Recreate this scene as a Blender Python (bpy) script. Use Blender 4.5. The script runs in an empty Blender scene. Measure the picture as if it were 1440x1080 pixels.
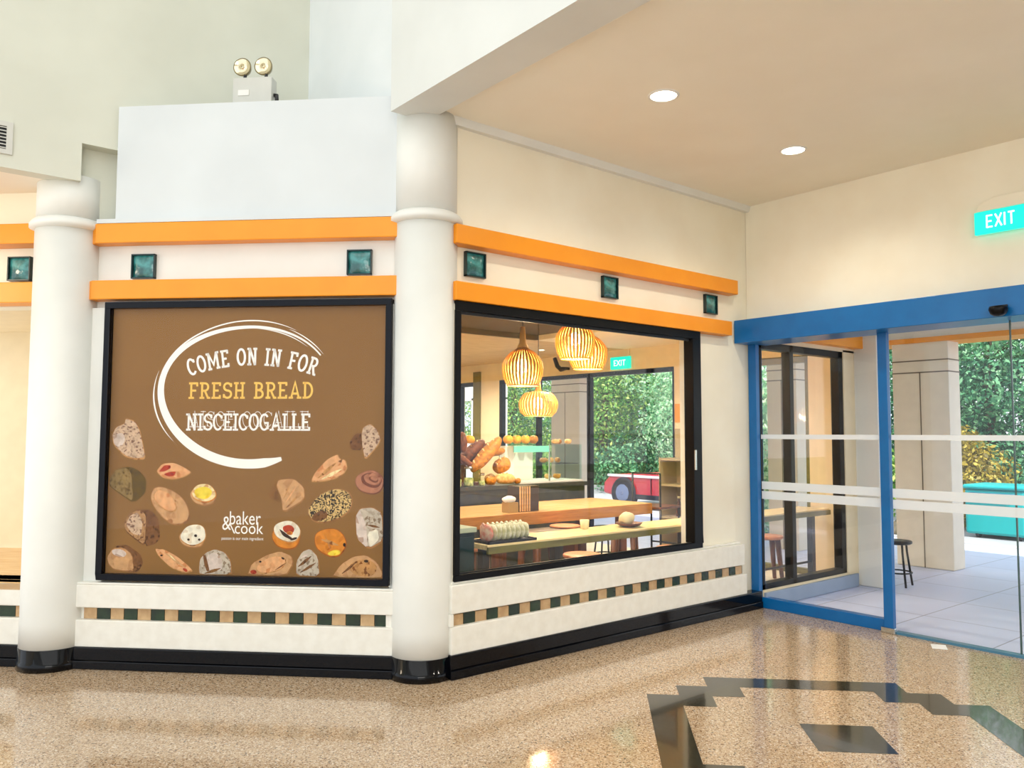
import bpy, bmesh, math, random
import numpy as np
from mathutils import Matrix, Vector
C = bpy.context.scene.collection
PI = math.pi
sc = bpy.context.scene

# ------------------------------------------------------------------ camera
YAW, PITCH, ROLL, FPX, EYE = math.radians(50.73), math.radians(3.53), math.radians(.148), 1132.0, 1.55
fw = Vector((math.cos(YAW)*math.cos(PITCH), math.sin(YAW)*math.cos(PITCH), math.sin(PITCH)))
rt = Vector((math.sin(YAW), -math.cos(YAW), 0)); up = rt.cross(fw)
rt2 = rt*math.cos(ROLL)+up*math.sin(ROLL); up2 = up*math.cos(ROLL)-rt*math.sin(ROLL)
cd = bpy.data.cameras.new('camera'); cam = bpy.data.objects.new('camera', cd); C.objects.link(cam)
cd.sensor_fit = 'HORIZONTAL'; cd.sensor_width = 36; cd.lens = 36*FPX/1440; cd.clip_start = .05; cd.clip_end = 200
m = Matrix((rt2, up2, -fw)).transposed().to_4x4(); m.translation = (0, 0, EYE); cam.matrix_world = m
sc.camera = cam
# ------------------------------------------------------------------ world, sun, exposure
w = bpy.data.worlds.new('sky'); sc.world = w; w.use_nodes = True
bgn = w.node_tree.nodes['Background']; bgn.inputs[0].default_value = (.86, .93, 1, 1); bgn.inputs[1].default_value = 1.75
vs = sc.view_settings; vs.view_transform = 'Standard'; vs.look = 'None'; vs.gamma = 1; vs.exposure = 0.0; vs.use_curve_mapping = False
def light(name, kind, loc, energy, color=(1, 1, 1), aim=None, **kw):
    d = bpy.data.lights.new(name, kind); d.energy = energy; d.color = color
    for k, v in kw.items(): setattr(d, k, v)
    o = bpy.data.objects.new(name, d); C.objects.link(o); o.location = loc
    if aim is not None: o.rotation_euler = (Vector(aim)-Vector(loc)).to_track_quat('-Z', 'Y').to_euler()
    return o
light('sun', 'SUN', (12, -6, 14), 6.5, (1, .95, .86), aim=(12+.6*4, -6+1.0*4, 14-1.35*4), angle=.02)
light('atrium_fill', 'AREA', (-1.2, 1.0, 6.85), 165, (.93, .97, 1), aim=(-1.2, 1.0, 0), shape='RECTANGLE', size=5.5, size_y=7)  # area lamp added under the closed roof to brighten the atrium
light('concourse_fill', 'AREA', (-3.6, -4.6, 3.4), 255, (1, .975, .93), aim=(2.6, 4.4, 1.3), shape='RECTANGLE', size=4.5, size_y=3.6)  # area lamp added behind the camera to brighten the facades

# ------------------------------------------------------------------ materials
def srgb(r, g, b):
    f = lambda c: (c/255/12.92 if c/255 <= .04045 else ((c/255+.055)/1.055)**2.4)
    return (f(r), f(g), f(b), 1)
def mat(name, rgb, rough=.5, metal=0., rgb2=None, scale=8., detail=3., bump=0., bscale=60., emit=None, estr=0., coat=0., trans=0., stretch=None, spec=.5):
    mt = bpy.data.materials.new(name); mt.use_nodes = True; n = mt.node_tree.nodes; l = mt.node_tree.links
    b = n['Principled BSDF']; b.inputs['Base Color'].default_value = srgb(*rgb)
    b.inputs['Roughness'].default_value = rough; b.inputs['Metallic'].default_value = metal
    b.inputs['Coat Weight'].default_value = coat; b.inputs['Transmission Weight'].default_value = trans; b.inputs['Specular IOR Level'].default_value = spec
    tc = n.new('ShaderNodeTexCoord'); src = tc.outputs['Object']
    if stretch:
        mp = n.new('ShaderNodeMapping'); mp.inputs['Scale'].default_value = stretch; l.new(src, mp.inputs[0]); src = mp.outputs[0]
    if rgb2 is None: rgb2 = tuple(max(0, c-5) for c in rgb)
    nz = n.new('ShaderNodeTexNoise'); nz.inputs['Scale'].default_value = scale; nz.inputs['Detail'].default_value = detail; l.new(src, nz.inputs[0])
    rp = n.new('ShaderNodeValToRGB'); rp.color_ramp.elements[0].position = .35; rp.color_ramp.elements[1].position = .65
    rp.color_ramp.elements[0].color = srgb(*rgb2); rp.color_ramp.elements[1].color = srgb(*rgb)
    l.new(nz.outputs[0], rp.inputs[0]); l.new(rp.outputs[0], b.inputs['Base Color'])
    if bump:
        nb = n.new('ShaderNodeTexNoise'); nb.inputs['Scale'].default_value = bscale; nb.inputs['Detail'].default_value = 3; l.new(src, nb.inputs[0])
        bp = n.new('ShaderNodeBump'); bp.inputs['Strength'].default_value = bump; bp.inputs['Distance'].default_value = .01
        l.new(nb.outputs[0], bp.inputs['Height']); l.new(bp.outputs[0], b.inputs['Normal'])
    if emit:
        b.inputs['Emission Color'].default_value = srgb(*emit); b.inputs['Emission Strength'].default_value = estr
    return mt
def speckle(name, cols, scale, rough=.5, bump=0., metric='EUCLIDEAN', coat=0., fine=None):
    """stone chips or crumbs: Voronoi cells with a random colour each"""
    mt = bpy.data.materials.new(name); mt.use_nodes = True; n = mt.node_tree.nodes; l = mt.node_tree.links; b = n['Principled BSDF']
    b.inputs['Roughness'].default_value = rough; b.inputs['Coat Weight'].default_value = coat
    tc = n.new('ShaderNodeTexCoord'); v = n.new('ShaderNodeTexVoronoi'); v.inputs['Scale'].default_value = scale; l.new(tc.outputs['Object'], v.inputs[0])
    sp = n.new('ShaderNodeSeparateColor'); l.new(v.outputs['Color'], sp.inputs[0])
    rp = n.new('ShaderNodeValToRGB'); rp.color_ramp.interpolation = 'CONSTANT'
    while len(rp.color_ramp.elements) < len(cols): rp.color_ramp.elements.new(.5)
    for e, (p, c) in zip(rp.color_ramp.elements, cols): e.position = p; e.color = srgb(*c)
    l.new(sp.outputs[0], rp.inputs[0]); out = rp.outputs[0]
    if fine:
        v2 = n.new('ShaderNodeTexNoise'); v2.inputs['Scale'].default_value = fine; v2.inputs['Detail'].default_value = 4; l.new(tc.outputs['Object'], v2.inputs[0])
        r2 = n.new('ShaderNodeValToRGB'); r2.color_ramp.elements[0].position = .3; r2.color_ramp.elements[1].position = .7
        r2.color_ramp.elements[0].color = (.72, .72, .72, 1); r2.color_ramp.elements[1].color = (1, 1, 1, 1); l.new(v2.outputs[0], r2.inputs[0])
        mx = n.new('ShaderNodeMix'); mx.data_type = 'RGBA'; mx.blend_type = 'MULTIPLY'; mx.inputs[0].default_value = 1
        l.new(out, mx.inputs[6]); l.new(r2.outputs[0], mx.inputs[7]); out = mx.outputs[2]
    l.new(out, b.inputs['Base Color'])
    if bump:
        bp = n.new('ShaderNodeBump'); bp.inputs['Strength'].default_value = bump; bp.inputs['Distance'].default_value = .004
        l.new(v.outputs['Distance'], bp.inputs['Height']); l.new(bp.outputs[0], b.inputs['Normal'])
    return mt
def glass(name, tint=(1, 1, 1), refl=1.0):
    mt = bpy.data.materials.new(name); mt.use_nodes = True; n = mt.node_tree.nodes; l = mt.node_tree.links
    n.remove(n['Principled BSDF']); o = n['Material Output']
    t = n.new('ShaderNodeBsdfTransparent'); t.inputs[0].default_value = (*tint, 1); g = n.new('ShaderNodeBsdfGlossy'); g.inputs['Roughness'].default_value = 0
    lw = n.new('ShaderNodeLayerWeight'); lw.inputs[0].default_value = .5; pw = n.new('ShaderNodeMath'); pw.operation = 'POWER'; pw.inputs[1].default_value = 4.5
    f = n.new('ShaderNodeMapRange'); f.inputs['To Min'].default_value = .025*refl; f.inputs['To Max'].default_value = .8*refl; x = n.new('ShaderNodeMixShader')
    l.new(lw.outputs['Facing'], pw.inputs[0]); l.new(pw.outputs[0], f.inputs[0])
    l.new(f.outputs[0], x.inputs[0]); l.new(t.outputs[0], x.inputs[1]); l.new(g.outputs[0], x.inputs[2]); l.new(x.outputs[0], o.inputs[0]); return mt
def film(name, rgb, a):
    mt = bpy.data.materials.new(name); mt.use_nodes = True; n = mt.node_tree.nodes; l = mt.node_tree.links
    b = n['Principled BSDF']; b.inputs['Base Color'].default_value = srgb(*rgb); b.inputs['Roughness'].default_value = .6; b.inputs['Alpha'].default_value = a; return mt
def leafmat(name, cols):
    mt = bpy.data.materials.new(name); mt.use_nodes = True; n = mt.node_tree.nodes; l = mt.node_tree.links
    b = n['Principled BSDF']; b.inputs['Roughness'].default_value = .5; g = n.new('ShaderNodeNewGeometry')
    rp = n.new('ShaderNodeValToRGB')
    while len(rp.color_ramp.elements) < len(cols): rp.color_ramp.elements.new(.5)
    for i, (e, c) in enumerate(zip(rp.color_ramp.elements, cols)): e.position = i/(len(cols)-1); e.color = srgb(*c)
    l.new(g.outputs['Random Per Island'], rp.inputs[0]); l.new(rp.outputs[0], b.inputs['Base Color'])
    tr = n.new('ShaderNodeBsdfTranslucent'); l.new(rp.outputs[0], tr.inputs[0]); mx = n.new('ShaderNodeMixShader'); mx.inputs[0].default_value = .35
    l.new(b.outputs[0], mx.inputs[1]); l.new(tr.outputs[0], mx.inputs[2]); l.new(mx.outputs[0], n['Material Output'].inputs[0]); return mt
def tiles(name, c1, c2, grout, size, rough=.5, axes='XY'):
    mt = mat(name, c1, rough); n = mt.node_tree.nodes; l = mt.node_tree.links; b = n['Principled BSDF']
    br = n.new('ShaderNodeTexBrick'); br.offset = 0; br.inputs['Scale'].default_value = 1; br.inputs['Brick Width'].default_value = size; br.inputs['Row Height'].default_value = size
    br.inputs['Mortar Size'].default_value = .006; br.inputs['Color1'].default_value = srgb(*c1); br.inputs['Color2'].default_value = srgb(*c2); br.inputs['Mortar'].default_value = srgb(*grout)
    tc = n.new('ShaderNodeTexCoord'); l.new(tc.outputs['Object'], br.inputs[0]); l.new(br.outputs[0], b.inputs['Base Color']); return mt

M = {}
M['white'] = mat('paint_white', (232, 232, 225), .55, rgb2=(227, 227, 220), scale=3)
M['cool'] = mat('paint_cool_white', (232, 236, 236), .6, rgb2=(226, 231, 231), scale=2)
M['cream'] = mat('paint_cream', (246, 240, 220), .55, rgb2=(242, 234, 212), scale=2.5)
M['parapet'] = mat('paint_parapet', (214, 219, 220), .6, rgb2=(209, 214, 215), scale=2)
M['fascia'] = mat('paint_fascia', (222, 224, 219), .6, rgb2=(217, 219, 214), scale=2)
M['grey'] = mat('paint_grey_green', (214, 215, 200), .6, rgb2=(208, 209, 194), scale=2)
M['scuff'] = mat('paint_scuffed', (240, 238, 228), .5, rgb2=(233, 230, 219), scale=14, detail=8)
M['ceil'] = mat('paint_ceiling', (246, 240, 224), .7, rgb2=(243, 236, 219), scale=2)
M['orange'] = mat('paint_orange', (243, 153, 22), .38, rgb2=(240, 148, 18), scale=4)
M['black'] = mat('polished_black_tile', (3, 4, 8), .07, rgb2=(6, 7, 12), scale=6, spec=.25)
M['frame'] = mat('black_frame', (6, 6, 9), .35, rgb2=(3, 3, 6), spec=.2)
M['navy'] = mat('navy_black_frame', (5, 8, 20), .3, rgb2=(3, 5, 14), spec=.2)
M['blue'] = mat('paint_blue', (0, 102, 170), .32, rgb2=(0, 97, 163))
M['terrazzo'] = speckle('terrazzo', [(0, (206, 180, 148)), (.32, (190, 162, 128)), (.52, (218, 196, 168)), (.70, (168, 136, 102)), (.85, (130, 100, 72)), (.92, (234, 220, 200)), (.97, (92, 72, 54))], 150, .12, coat=.25, fine=60)
M['inlay'] = mat('dark_terrazzo', (62, 58, 44), .1, rgb2=(52, 49, 40), scale=30, coat=.35)
M['tile_t'] = mat('tan_tile', (205, 172, 128), .35, rgb2=(188, 152, 110), scale=20)
M['tile_g'] = mat('green_tile', (40, 62, 38), .2, rgb2=(30, 46, 34), scale=14)
M['glass'] = glass('clear_glass'); M['glass_soft'] = glass('display_glass', (.93, .99, .97), .8)
M['teal'] = mat('teal_glass_block', (22, 84, 82), .12, rgb2=(70, 150, 148), scale=16, detail=2, bump=.8, bscale=26, coat=.6)
M['tealdark'] = mat('block_rim', (14, 44, 44), .3)
M['stripe'] = film('frosted_stripe', (240, 246, 250), .78)
M['brown'] = mat('poster_brown', (137, 97, 44), .5, rgb2=(132, 92, 39), scale=1.2, spec=.15)
M['print_w'] = mat('print_white', (250, 246, 238), .4); M['print_y'] = mat('print_yellow', (250, 200, 84), .4)
M['wood'] = mat('light_wood', (232, 190, 128), .22, rgb2=(216, 168, 104), scale=5, stretch=(1, 9, 9))
M['wood_o'] = mat('orange_wood', (196, 138, 58), .35, rgb2=(172, 112, 40), scale=5, stretch=(1, 9, 9))
M['wood_d'] = mat('brown_wood', (112, 66, 34), .45, rgb2=(86, 48, 24), scale=7, stretch=(3, 3, 1))
M['wood_s'] = mat('seat_wood', (212, 146, 104), .4, rgb2=(198, 128, 86), scale=7, stretch=(1, 6, 1))
M['wood_p'] = mat('pale_wood', (246, 224, 168), .25, rgb2=(236, 206, 144), scale=5, stretch=(1, 9, 9))
M['olive'] = mat('olive_panel', (118, 112, 48), .4, rgb2=(100, 92, 40), scale=5, stretch=(1, 9, 9))
M['slat'] = mat('birch_slat', (240, 186, 92), .45, rgb2=(226, 164, 66), scale=9)
M['bulb'] = mat('bulb', (255, 240, 200), .4, emit=(255, 228, 170), estr=9)
M['lamp'] = mat('downlight_glow', (255, 255, 255), .4, emit=(255, 246, 226), estr=14)
M['trim'] = mat('white_metal', (235, 232, 225), .35)
M['chrome'] = mat('chrome', (205, 205, 200), .18, 1.)
M['reflector'] = mat('lamp_reflector', (228, 214, 180), .12, .85)
M['dark'] = mat('dark_metal', (22, 23, 26), .4)
M['plastic'] = mat('grey_plastic', (206, 205, 196), .5)
M['lamprim'] = mat('lamp_rim', (150, 138, 104), .3, .6)
M['exit'] = mat('exit_green', (0, 190, 176), .4, emit=(0, 222, 200), estr=1.05)
M['exit_w'] = mat('exit_letters', (255, 255, 255), .4, emit=(236, 255, 252), estr=1.2)
M['counter'] = mat('dark_stone_counter', (62, 60, 40), .3, rgb2=(40, 40, 30), scale=12)
M['green_cab'] = mat('dark_green_cabinet', (14, 40, 34), .4, spec=.25)
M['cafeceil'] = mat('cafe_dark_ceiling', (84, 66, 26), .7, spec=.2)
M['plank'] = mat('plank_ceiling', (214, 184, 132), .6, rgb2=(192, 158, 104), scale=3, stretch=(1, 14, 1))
M['cafewall'] = mat('cafe_wall', (244, 226, 188), .6); M['cafefloor'] = tiles('cafe_floor_tile', (238, 228, 208), (232, 220, 198), (206, 192, 170), .6, .35)
M['pave'] = tiles('paving', (206, 214, 240), (199, 208, 236), (150, 156, 178), .8, .45); M['road'] = mat('road', (176, 178, 184), .8, rgb2=(160, 163, 170), scale=2)
M['grass'] = mat('lawn', (86, 118, 52), .9, rgb2=(60, 92, 36), scale=4, detail=8)
M['pillar'] = mat('pillar_render', (232, 222, 202), .6); M['groove'] = mat('pillar_groove', (120, 108, 90), .7)
M['car'] = mat('car_red', (180, 22, 40), .2, coat=.8); M['tyre'] = mat('tyre', (26, 30, 44), .7); M['rim'] = mat('wheel_rim', (120, 132, 160), .3, .6)
M['carglass'] = mat('car_glass', (30, 40, 44), .06); M['bin'] = mat('bin_teal', (0, 168, 172), .4); M['bind'] = mat('bin_dark_teal', (0, 96, 120), .4)
M['paper'] = mat('paper', (246, 246, 242), .7); M['wicker'] = mat('wicker', (170, 118, 56), .7, rgb2=(120, 76, 32), scale=40)
M['rock'] = mat('stone', (120, 112, 92), .8, rgb2=(84, 78, 62), scale=6, bump=.5, bscale=12); M['bark'] = mat('bark', (92, 78, 58), .8, rgb2=(64, 52, 38), scale=10)
M['cream_obj'] = mat('cream_ceramic', (240, 222, 170), .4)
def crust(name, a, b, s=30, bump=.4): return mat(name, a, .6, rgb2=b, scale=s, detail=5, bump=bump, bscale=s*1.5)
M['bread1'] = crust('golden_crust', (202, 140, 36), (148, 88, 16)); M['bread2'] = crust('brown_crust', (132, 70, 26), (72, 34, 12)); M['bread3'] = crust('yellow_bun', (246, 190, 48), (226, 150, 24))
M['bread4'] = crust('pale_crust', (236, 194, 126), (204, 148, 80)); M['crumb'] = mat('bread_crumb', (250, 226, 170), .7, rgb2=(232, 196, 130), scale=60)

# ------------------------------------------------------------------ mesh helpers
class MB:
    def __init__(s): s.b = bmesh.new()
    def _mi(s, f0, mi):
        s.b.faces.ensure_lookup_table()
        for f in s.b.faces[f0:]: f.material_index = mi
    def box(s, x0, x1, y0, y1, z0, z1, mi=0):
        n0 = len(s.b.faces)
        v = [s.b.verts.new(p) for p in ((x0,y0,z0),(x1,y0,z0),(x1,y1,z0),(x0,y1,z0),(x0,y0,z1),(x1,y0,z1),(x1,y1,z1),(x0,y1,z1))]
        for q in ((3,2,1,0),(4,5,6,7),(0,1,5,4),(1,2,6,5),(2,3,7,6),(3,0,4,7)): s.b.faces.new([v[i] for i in q])
        s._mi(n0, mi); return s
    def prism(s, pts, a, b, axis='z', mi=0):
        """2-D outline pushed from a to b along an axis; 'z': (x,y); 'y': (x,z); 'x': (y,z)"""
        n0 = len(s.b.faces)
        mk = {'z': lambda p, t: (p[0], p[1], t), 'y': lambda p, t: (p[0], t, p[1]), 'x': lambda p, t: (t, p[0], p[1])}[axis]
        A = [s.b.verts.new(mk(p, a)) for p in pts]; B = [s.b.verts.new(mk(p, b)) for p in pts]; n = len(pts)
        s.b.faces.new(A); s.b.faces.new(B)
        for i in range(n): s.b.faces.new((A[i], A[(i+1)%n], B[(i+1)%n], B[i]))
        s._mi(n0, mi); return s
    def flat(s, pts, y, mi=0):
        f = s.b.faces.new([s.b.verts.new((p[0], y, p[1])) for p in pts]); f.material_index = mi; return s
    def ring(s, pts, r, seg=10, caps=True, mi=0, closed=False):
        """tube along points, r a number or a list"""
        n0 = len(s.b.faces); P = [Vector(p) for p in pts]; n = len(P); R = r if isinstance(r, (list, tuple)) else [r]*n; rows = []; pu = None
        for i in range(n):
            d = (P[(i+1)%n]-P[i-1]) if closed else (P[min(i+1, n-1)]-P[max(i-1, 0)])
            d.normalize()
            u = pu-d*pu.dot(d) if pu is not None else d.orthogonal()
            u.normalize(); pu = u; w_ = d.cross(u)
            rows.append([s.b.verts.new(P[i]+(u*math.cos(2*PI*k/seg)+w_*math.sin(2*PI*k/seg))*R[i]) for k in range(seg)])
        for i in range(n if closed else n-1):
            A, B = rows[i], rows[(i+1)%n]
            for k in range(seg): f = s.b.faces.new((A[k], A[(k+1)%seg], B[(k+1)%seg], B[k])); f.smooth = True
        if caps and not closed: s.b.faces.new(rows[0][::-1]); s.b.faces.new(rows[-1])
        s._mi(n0, mi); return s
    def lathe(s, prof, c=(0, 0, 0), seg=32, mi=0, axis='z', caps=True, smooth=True):
        n0 = len(s.b.faces); rows = []; c = Vector(c)
        mk = {'z': lambda r, h, a: Vector((r*math.cos(a), r*math.sin(a), h)), 'y': lambda r, h, a: Vector((r*math.cos(a), h, r*math.sin(a))), 'x': lambda r, h, a: Vector((h, r*math.cos(a), r*math.sin(a)))}[axis]
        for r, h in prof: rows.append([s.b.verts.new(c+mk(max(r, 1e-4), h, 2*PI*k/seg)) for k in range(seg)])
        for A, B in zip(rows, rows[1:]):
            for k in range(seg): f = s.b.faces.new((A[k], A[(k+1)%seg], B[(k+1)%seg], B[k])); f.smooth = smooth
        if caps: s.b.faces.new(rows[0][::-1]); s.b.faces.new(rows[-1])
        s._mi(n0, mi); return s
    def blob(s, c, r, mi=0, seg=16, rot=None, power=1.0, wob=0., seed=0):
        n0 = len(s.b.faces); rows = []; n = seg//2; c = Vector(c); rnd = random.Random(seed); ph = [rnd.uniform(0, 6) for _ in range(6)]
        for i in range(n+1):
            t = PI*i/n; row = []
            for k in range(seg):
                a = 2*PI*k/seg; v = Vector((math.cos(a)*math.sin(t)**power*r[0], math.sin(a)*math.sin(t)**power*r[1], math.cos(t)*r[2]))
                v *= 1+wob*(math.sin(3*a+ph[0])*math.sin(2*t+ph[1])+.6*math.sin(5*a+ph[2]+3*t))
                row.append(s.b.verts.new(c+(rot @ v if rot else v)))
            rows.append(row)
        for A, B in zip(rows, rows[1:]):
            for k in range(seg): f = s.b.faces.new((A[k], A[(k+1)%seg], B[(k+1)%seg], B[k])); f.smooth = True
        s._mi(n0, mi); return s
    def mesh(s, name, mats):
        bmesh.ops.remove_doubles(s.b, verts=s.b.verts[:], dist=1e-6)
        bmesh.ops.recalc_face_normals(s.b, faces=s.b.faces[:])
        me = bpy.data.meshes.new(name); s.b.to_mesh(me); s.b.free()
        for m_ in (mats if isinstance(mats, (list, tuple)) else [mats]): me.materials.append(m_)
        return me
def obj(name, mb, mats, parent=None, frame=None, bevel=0., seg=2):
    me = mb.mesh(name, mats) if isinstance(mb, MB) else mb
    o = bpy.data.objects.new(name, me); C.objects.link(o)
    if parent is not None: o.parent = parent
    if frame is not None: o.matrix_basis = frame
    if bevel:
        b = o.modifiers.new('edge', 'BEVEL'); b.width = bevel; b.segments = seg; b.limit_method = 'ANGLE'; b.angle_limit = .7
    return o
def tag(o, label, cat, group=None):
    o['label'] = label; o['category'] = cat
    if group: o['group'] = group
    return o
def thing(name, label, cat, loc=(0, 0, 0), rz=0, group=None, frame=None):
    o = bpy.data.objects.new(name, None); C.objects.link(o); o.empty_display_size = .1
    if frame is not None: o.matrix_basis = frame
    else: o.location = loc; o.rotation_euler = (0, 0, rz)
    return tag(o, label, cat, group)
def struct(name, mb, mats, parent=None, frame=None, bevel=0.):
    o = obj(name, mb, mats, parent, frame, bevel)
    if parent is None: o['kind'] = 'structure'
    return o
def dup(root, loc, rz, label, group=None):
    r = root.copy(); C.objects.link(r); r.location = loc; r.rotation_euler = (0, 0, rz); r['label'] = label
    if group: r['group'] = group
    for ch in root.children:
        c = ch.copy(); C.objects.link(c); c.parent = r
        for g in ch.children:
            d = g.copy(); C.objects.link(d); d.parent = c
    return r
def arc(cx, cy, rx, ry, a0, a1, n=14):
    return [(cx+rx*math.cos(math.radians(a0+(a1-a0)*i/n)), cy+ry*math.sin(math.radians(a0+(a1-a0)*i/n))) for i in range(n+1)]

# facade frames: local x runs to the right as seen from the lobby, y inward, z up
XC, YB, KX = 6.346, 4.243, 2.959
h2 = math.sqrt(.5)
FA = Matrix(((h2, h2, 0, KX), (-h2, h2, 0, YB), (0, 0, 1, 0), (0, 0, 0, 1)))
FB = Matrix.Translation((0, YB, 0))
FC = Matrix(((0, 1, 0, XC), (-1, 0, 0, 0), (0, 0, 1, 0), (0, 0, 0, 1)))
def at(F, x, y, z): return F @ Matrix.Translation((x, y, z))

# ------------------------------------------------------------------ floor and ceilings
fl = struct('floor', MB().prism([(-7, -6.2), (6.45, -6.2), (6.45, 4.6), (3.0, 4.6), (.9, 6.9), (-7, 6.9)], -.12, 0), M['terrazzo'])
u45 = Matrix(((h2, h2, 0, 3.997), (-h2, h2, 0, 2.18), (0, 0, 1, 0), (0, 0, 0, 1)))
def stair(c): return c+[(y, -x) for x, y in c]+[(-x, -y) for x, y in c]+[(-y, x) for x, y in c]
outer = [(-.97, .6), (-.78, .6), (-.78, .785), (-.59, .785), (-.59, .98), (.59, .98), (.59, .785), (.78, .785), (.78, .6), (.97, .6)]
outer += [(-x, -y) for x, y in outer]
inner = [(-.775, .41), (-.585, .41), (-.585, .6), (-.395, .6), (-.395, .79), (.395, .79), (.395, .6), (.585, .6), (.585, .41), (.775, .41)]
inner += [(-x, -y) for x, y in inner]
mb = MB(); n = len(outer)
ov = [mb.b.verts.new((x, y, .0012)) for x, y in outer]; iv = [mb.b.verts.new((x, y, .0012)) for x, y in inner]
for i in range(n): mb.b.faces.new((ov[i], ov[(i+1) % n], iv[(i+1) % n], iv[i]))
obj('inlay_band', mb, M['inlay'], fl, u45)
obj('inlay_square', MB().prism([(-.1885, -.1885), (.1885, -.1885), (.1885, .1885), (-.1885, .1885)], .0006, .0012), M['inlay'], fl, u45)
ZC = 3.655
struct('ceiling', MB().box(2.87, 6.6, -6.2, 4.9, ZC, ZC+.2), M['ceil'])
struct('ceiling_beam', MB().box(2.6, 2.87, -6.2, 4.42, ZC-.035, 7.0), M['fascia'])['kind'] = 'structure'
struct('ceiling_sun_block', MB().box(-7, 2.6, -6.2, 6.2, 7.0, 7.2), M['cool'])  # unseen roof added to keep the sun out of the atrium
struct('wall_sun_block', MB().box(-7, 6.6, -6.4, -6.2, 0, 7.2), M['white'])  # unseen wall added to stop sun coming in from behind
# upper walls of the atrium
struct('wall_back', MB().box(-7, 1.12, 5.96, 6.08, 3.24, 7.0).box(1.12, 2.9, 5.96, 6.35, 3.50, 7.0).box(1.12, 1.46, 6.07, 6.35, 2.97, 3.50), M['grey'])
struct('wall_side', MB().box(2.74, 2.9, 4.42, 5.96, 3.66, 7.0), M['cool'])
struct('ceiling_alcove', MB().box(-7, 1.12, 6.08, 8.4, 3.245, 3.30), M['ceil'])

# ------------------------------------------------------------------ wall A (left, with the poster) and its left continuation
RW = .10     # wall face sits this far behind beams and ledges
struct('wall_left', MB().box(-2.6, -.30, RW, RW+.15, 2.40, 3.0).box(-2.6, -2.36, RW-.05, RW+.15, .5, 2.399).box(-.40, -.25, RW-.05, RW+.15, .5, 2.399).box(-2.6, -.3, RW, RW+.15, 0, .499), M['white'], frame=FA)
struct('wall_left_parapet', MB().box(-2.345, -.33, .05, .17, 3.0, 3.80).box(-2.45, -.3, .0, .16, 2.971, 3.0), M['parapet'], frame=FA)
struct('trim_roof_ledge', MB().prism([(1.48, 5.955), (2.735, 4.70), (2.735, 5.955)], 3.66, 3.72), M['cool'])
struct('wall_left_alcove', MB().box(-4.6, -2.75, RW+.05, RW+.2, 2.43, 3.25).box(-4.6, -2.75, RW, RW+.15, 0, .55), M['cream'], frame=FA)
struct('wall_alcove_back', MB().box(-4.6, -2.4, 1.55, 1.65, .5, 2.5).box(-2.5, -2.40, .2, 1.6, .5, 2.5).box(-4.6, -2.4, .2, 1.6, 2.44, 2.5), M['cafewall'], frame=FA)
struct('trim_alcove_sill', MB().prism([(-4.6, .0), (-2.9, .0), (-2.84, .55), (-3.02, 1.5), (-4.6, 1.5)], .50, .55), M['wood'], frame=FA)
def beamA(name, x0, x1, z0, z1):
    c = .07
    struct(name, MB().prism([(x0+c if x0 > -3 else x0, 0), (x1, 0), (x1, RW+.02), (x0, RW+.02), (x0, .05)] if x0 > -3 else [(x0, 0), (x1, 0), (x1, RW+.05), (x0, RW+.05)], z0, z1), M['orange'], frame=FA, bevel=.006)
beamA('trim_1', -2.52, -.33, 2.835, 2.97); beamA('trim_2', -2.54, -.33, 2.45, 2.58)
beamA('trim_3', -4.6, -2.78, 2.845, 2.985); beamA('trim_4', -4.6, -2.78, 2.435, 2.578)
struct('trim_5', MB().box(-2.548, -.345, 0, RW, .395, .545).box(-2.50, -.36, .0, RW, .545, .56).box(-2.548, -.345, 0, RW, .14, .315).box(-4.6, -2.78, 0, RW, .395, .55).box(-4.6, -2.78, 0, RW, .14, .315), M['scuff'], frame=FA, bevel=.006)
def band(name, F, x0, x1, pitch, off, first):
    mb = MB(); x = off; k = first
    while x < x1-.005:
        a, b = max(x, x0), min(x+pitch, x1)
        if b > a+.004: mb.box(a, b-.004, .035, RW, .317, .393, k % 2)
        x += pitch; k += 1
    struct(name, mb, [M['tile_t'], M['tile_g']], frame=F)
band('trim_6', FA, -2.47, -.40, .0942, -2.464, 0); band('trim_7', FA, -4.5, -2.80, .15, -4.6, 1)
struct('trim_8', MB().box(-2.548, -2.47, .045, RW, .31, .40).box(-.41, -.345, .02, RW, .31, .40), M['scuff'], frame=FA)
struct('baseboard_left', MB().box(-2.6, -.3, -.012, RW, .055, .14).box(-2.6, -.3, -.02, RW, 0, .055).box(-4.6, -2.7, -.012, RW, .055, .14).box(-4.6, -2.7, -.02, RW, 0, .055), M['black'], frame=FA, bevel=.006)

# ------------------------------------------------------------------ wall B (front, with the big window)
struct('wall_front', MB().box(2.97, 6.6, RW, RW+.15, 2.40, ZC).box(2.97, 3.03, .04, RW+.15, .5, 2.399).box(5.56, 6.36, RW, RW+.15, .5, 2.399).box(5.56, 6.10, RW-.02, RW-.001, .5, 2.399).box(2.97, 6.36, RW, RW+.15, 0, .499), M['cream'], frame=FB)
struct('trim_9', MB().prism([(3.0, 0), (6.08, 0), (6.08, RW+.02), (3.0, RW+.02)], 2.795, 2.922), M['orange'], frame=FB, bevel=.006)
struct('trim_10', MB().prism([(3.0, 0), (5.985, 0), (5.985, RW+.02), (3.0, RW+.02)], 2.42, 2.545), M['orange'], frame=FB, bevel=.006)
struct('trim_11', MB().box(2.98, 6.12, 0, RW, .405, .585).box(2.98, 6.15, 0, RW, .15, .325).box(2.97, 3.0, .0, RW, .325, .405).box(3.0, 6.1, .03, RW+.02, .585, .603), M['scuff'], frame=FB, bevel=.006)
band('trim_12', FB, 3.005, 6.13, .0945, 3.005, 0)
for i in range(1): pass
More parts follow.
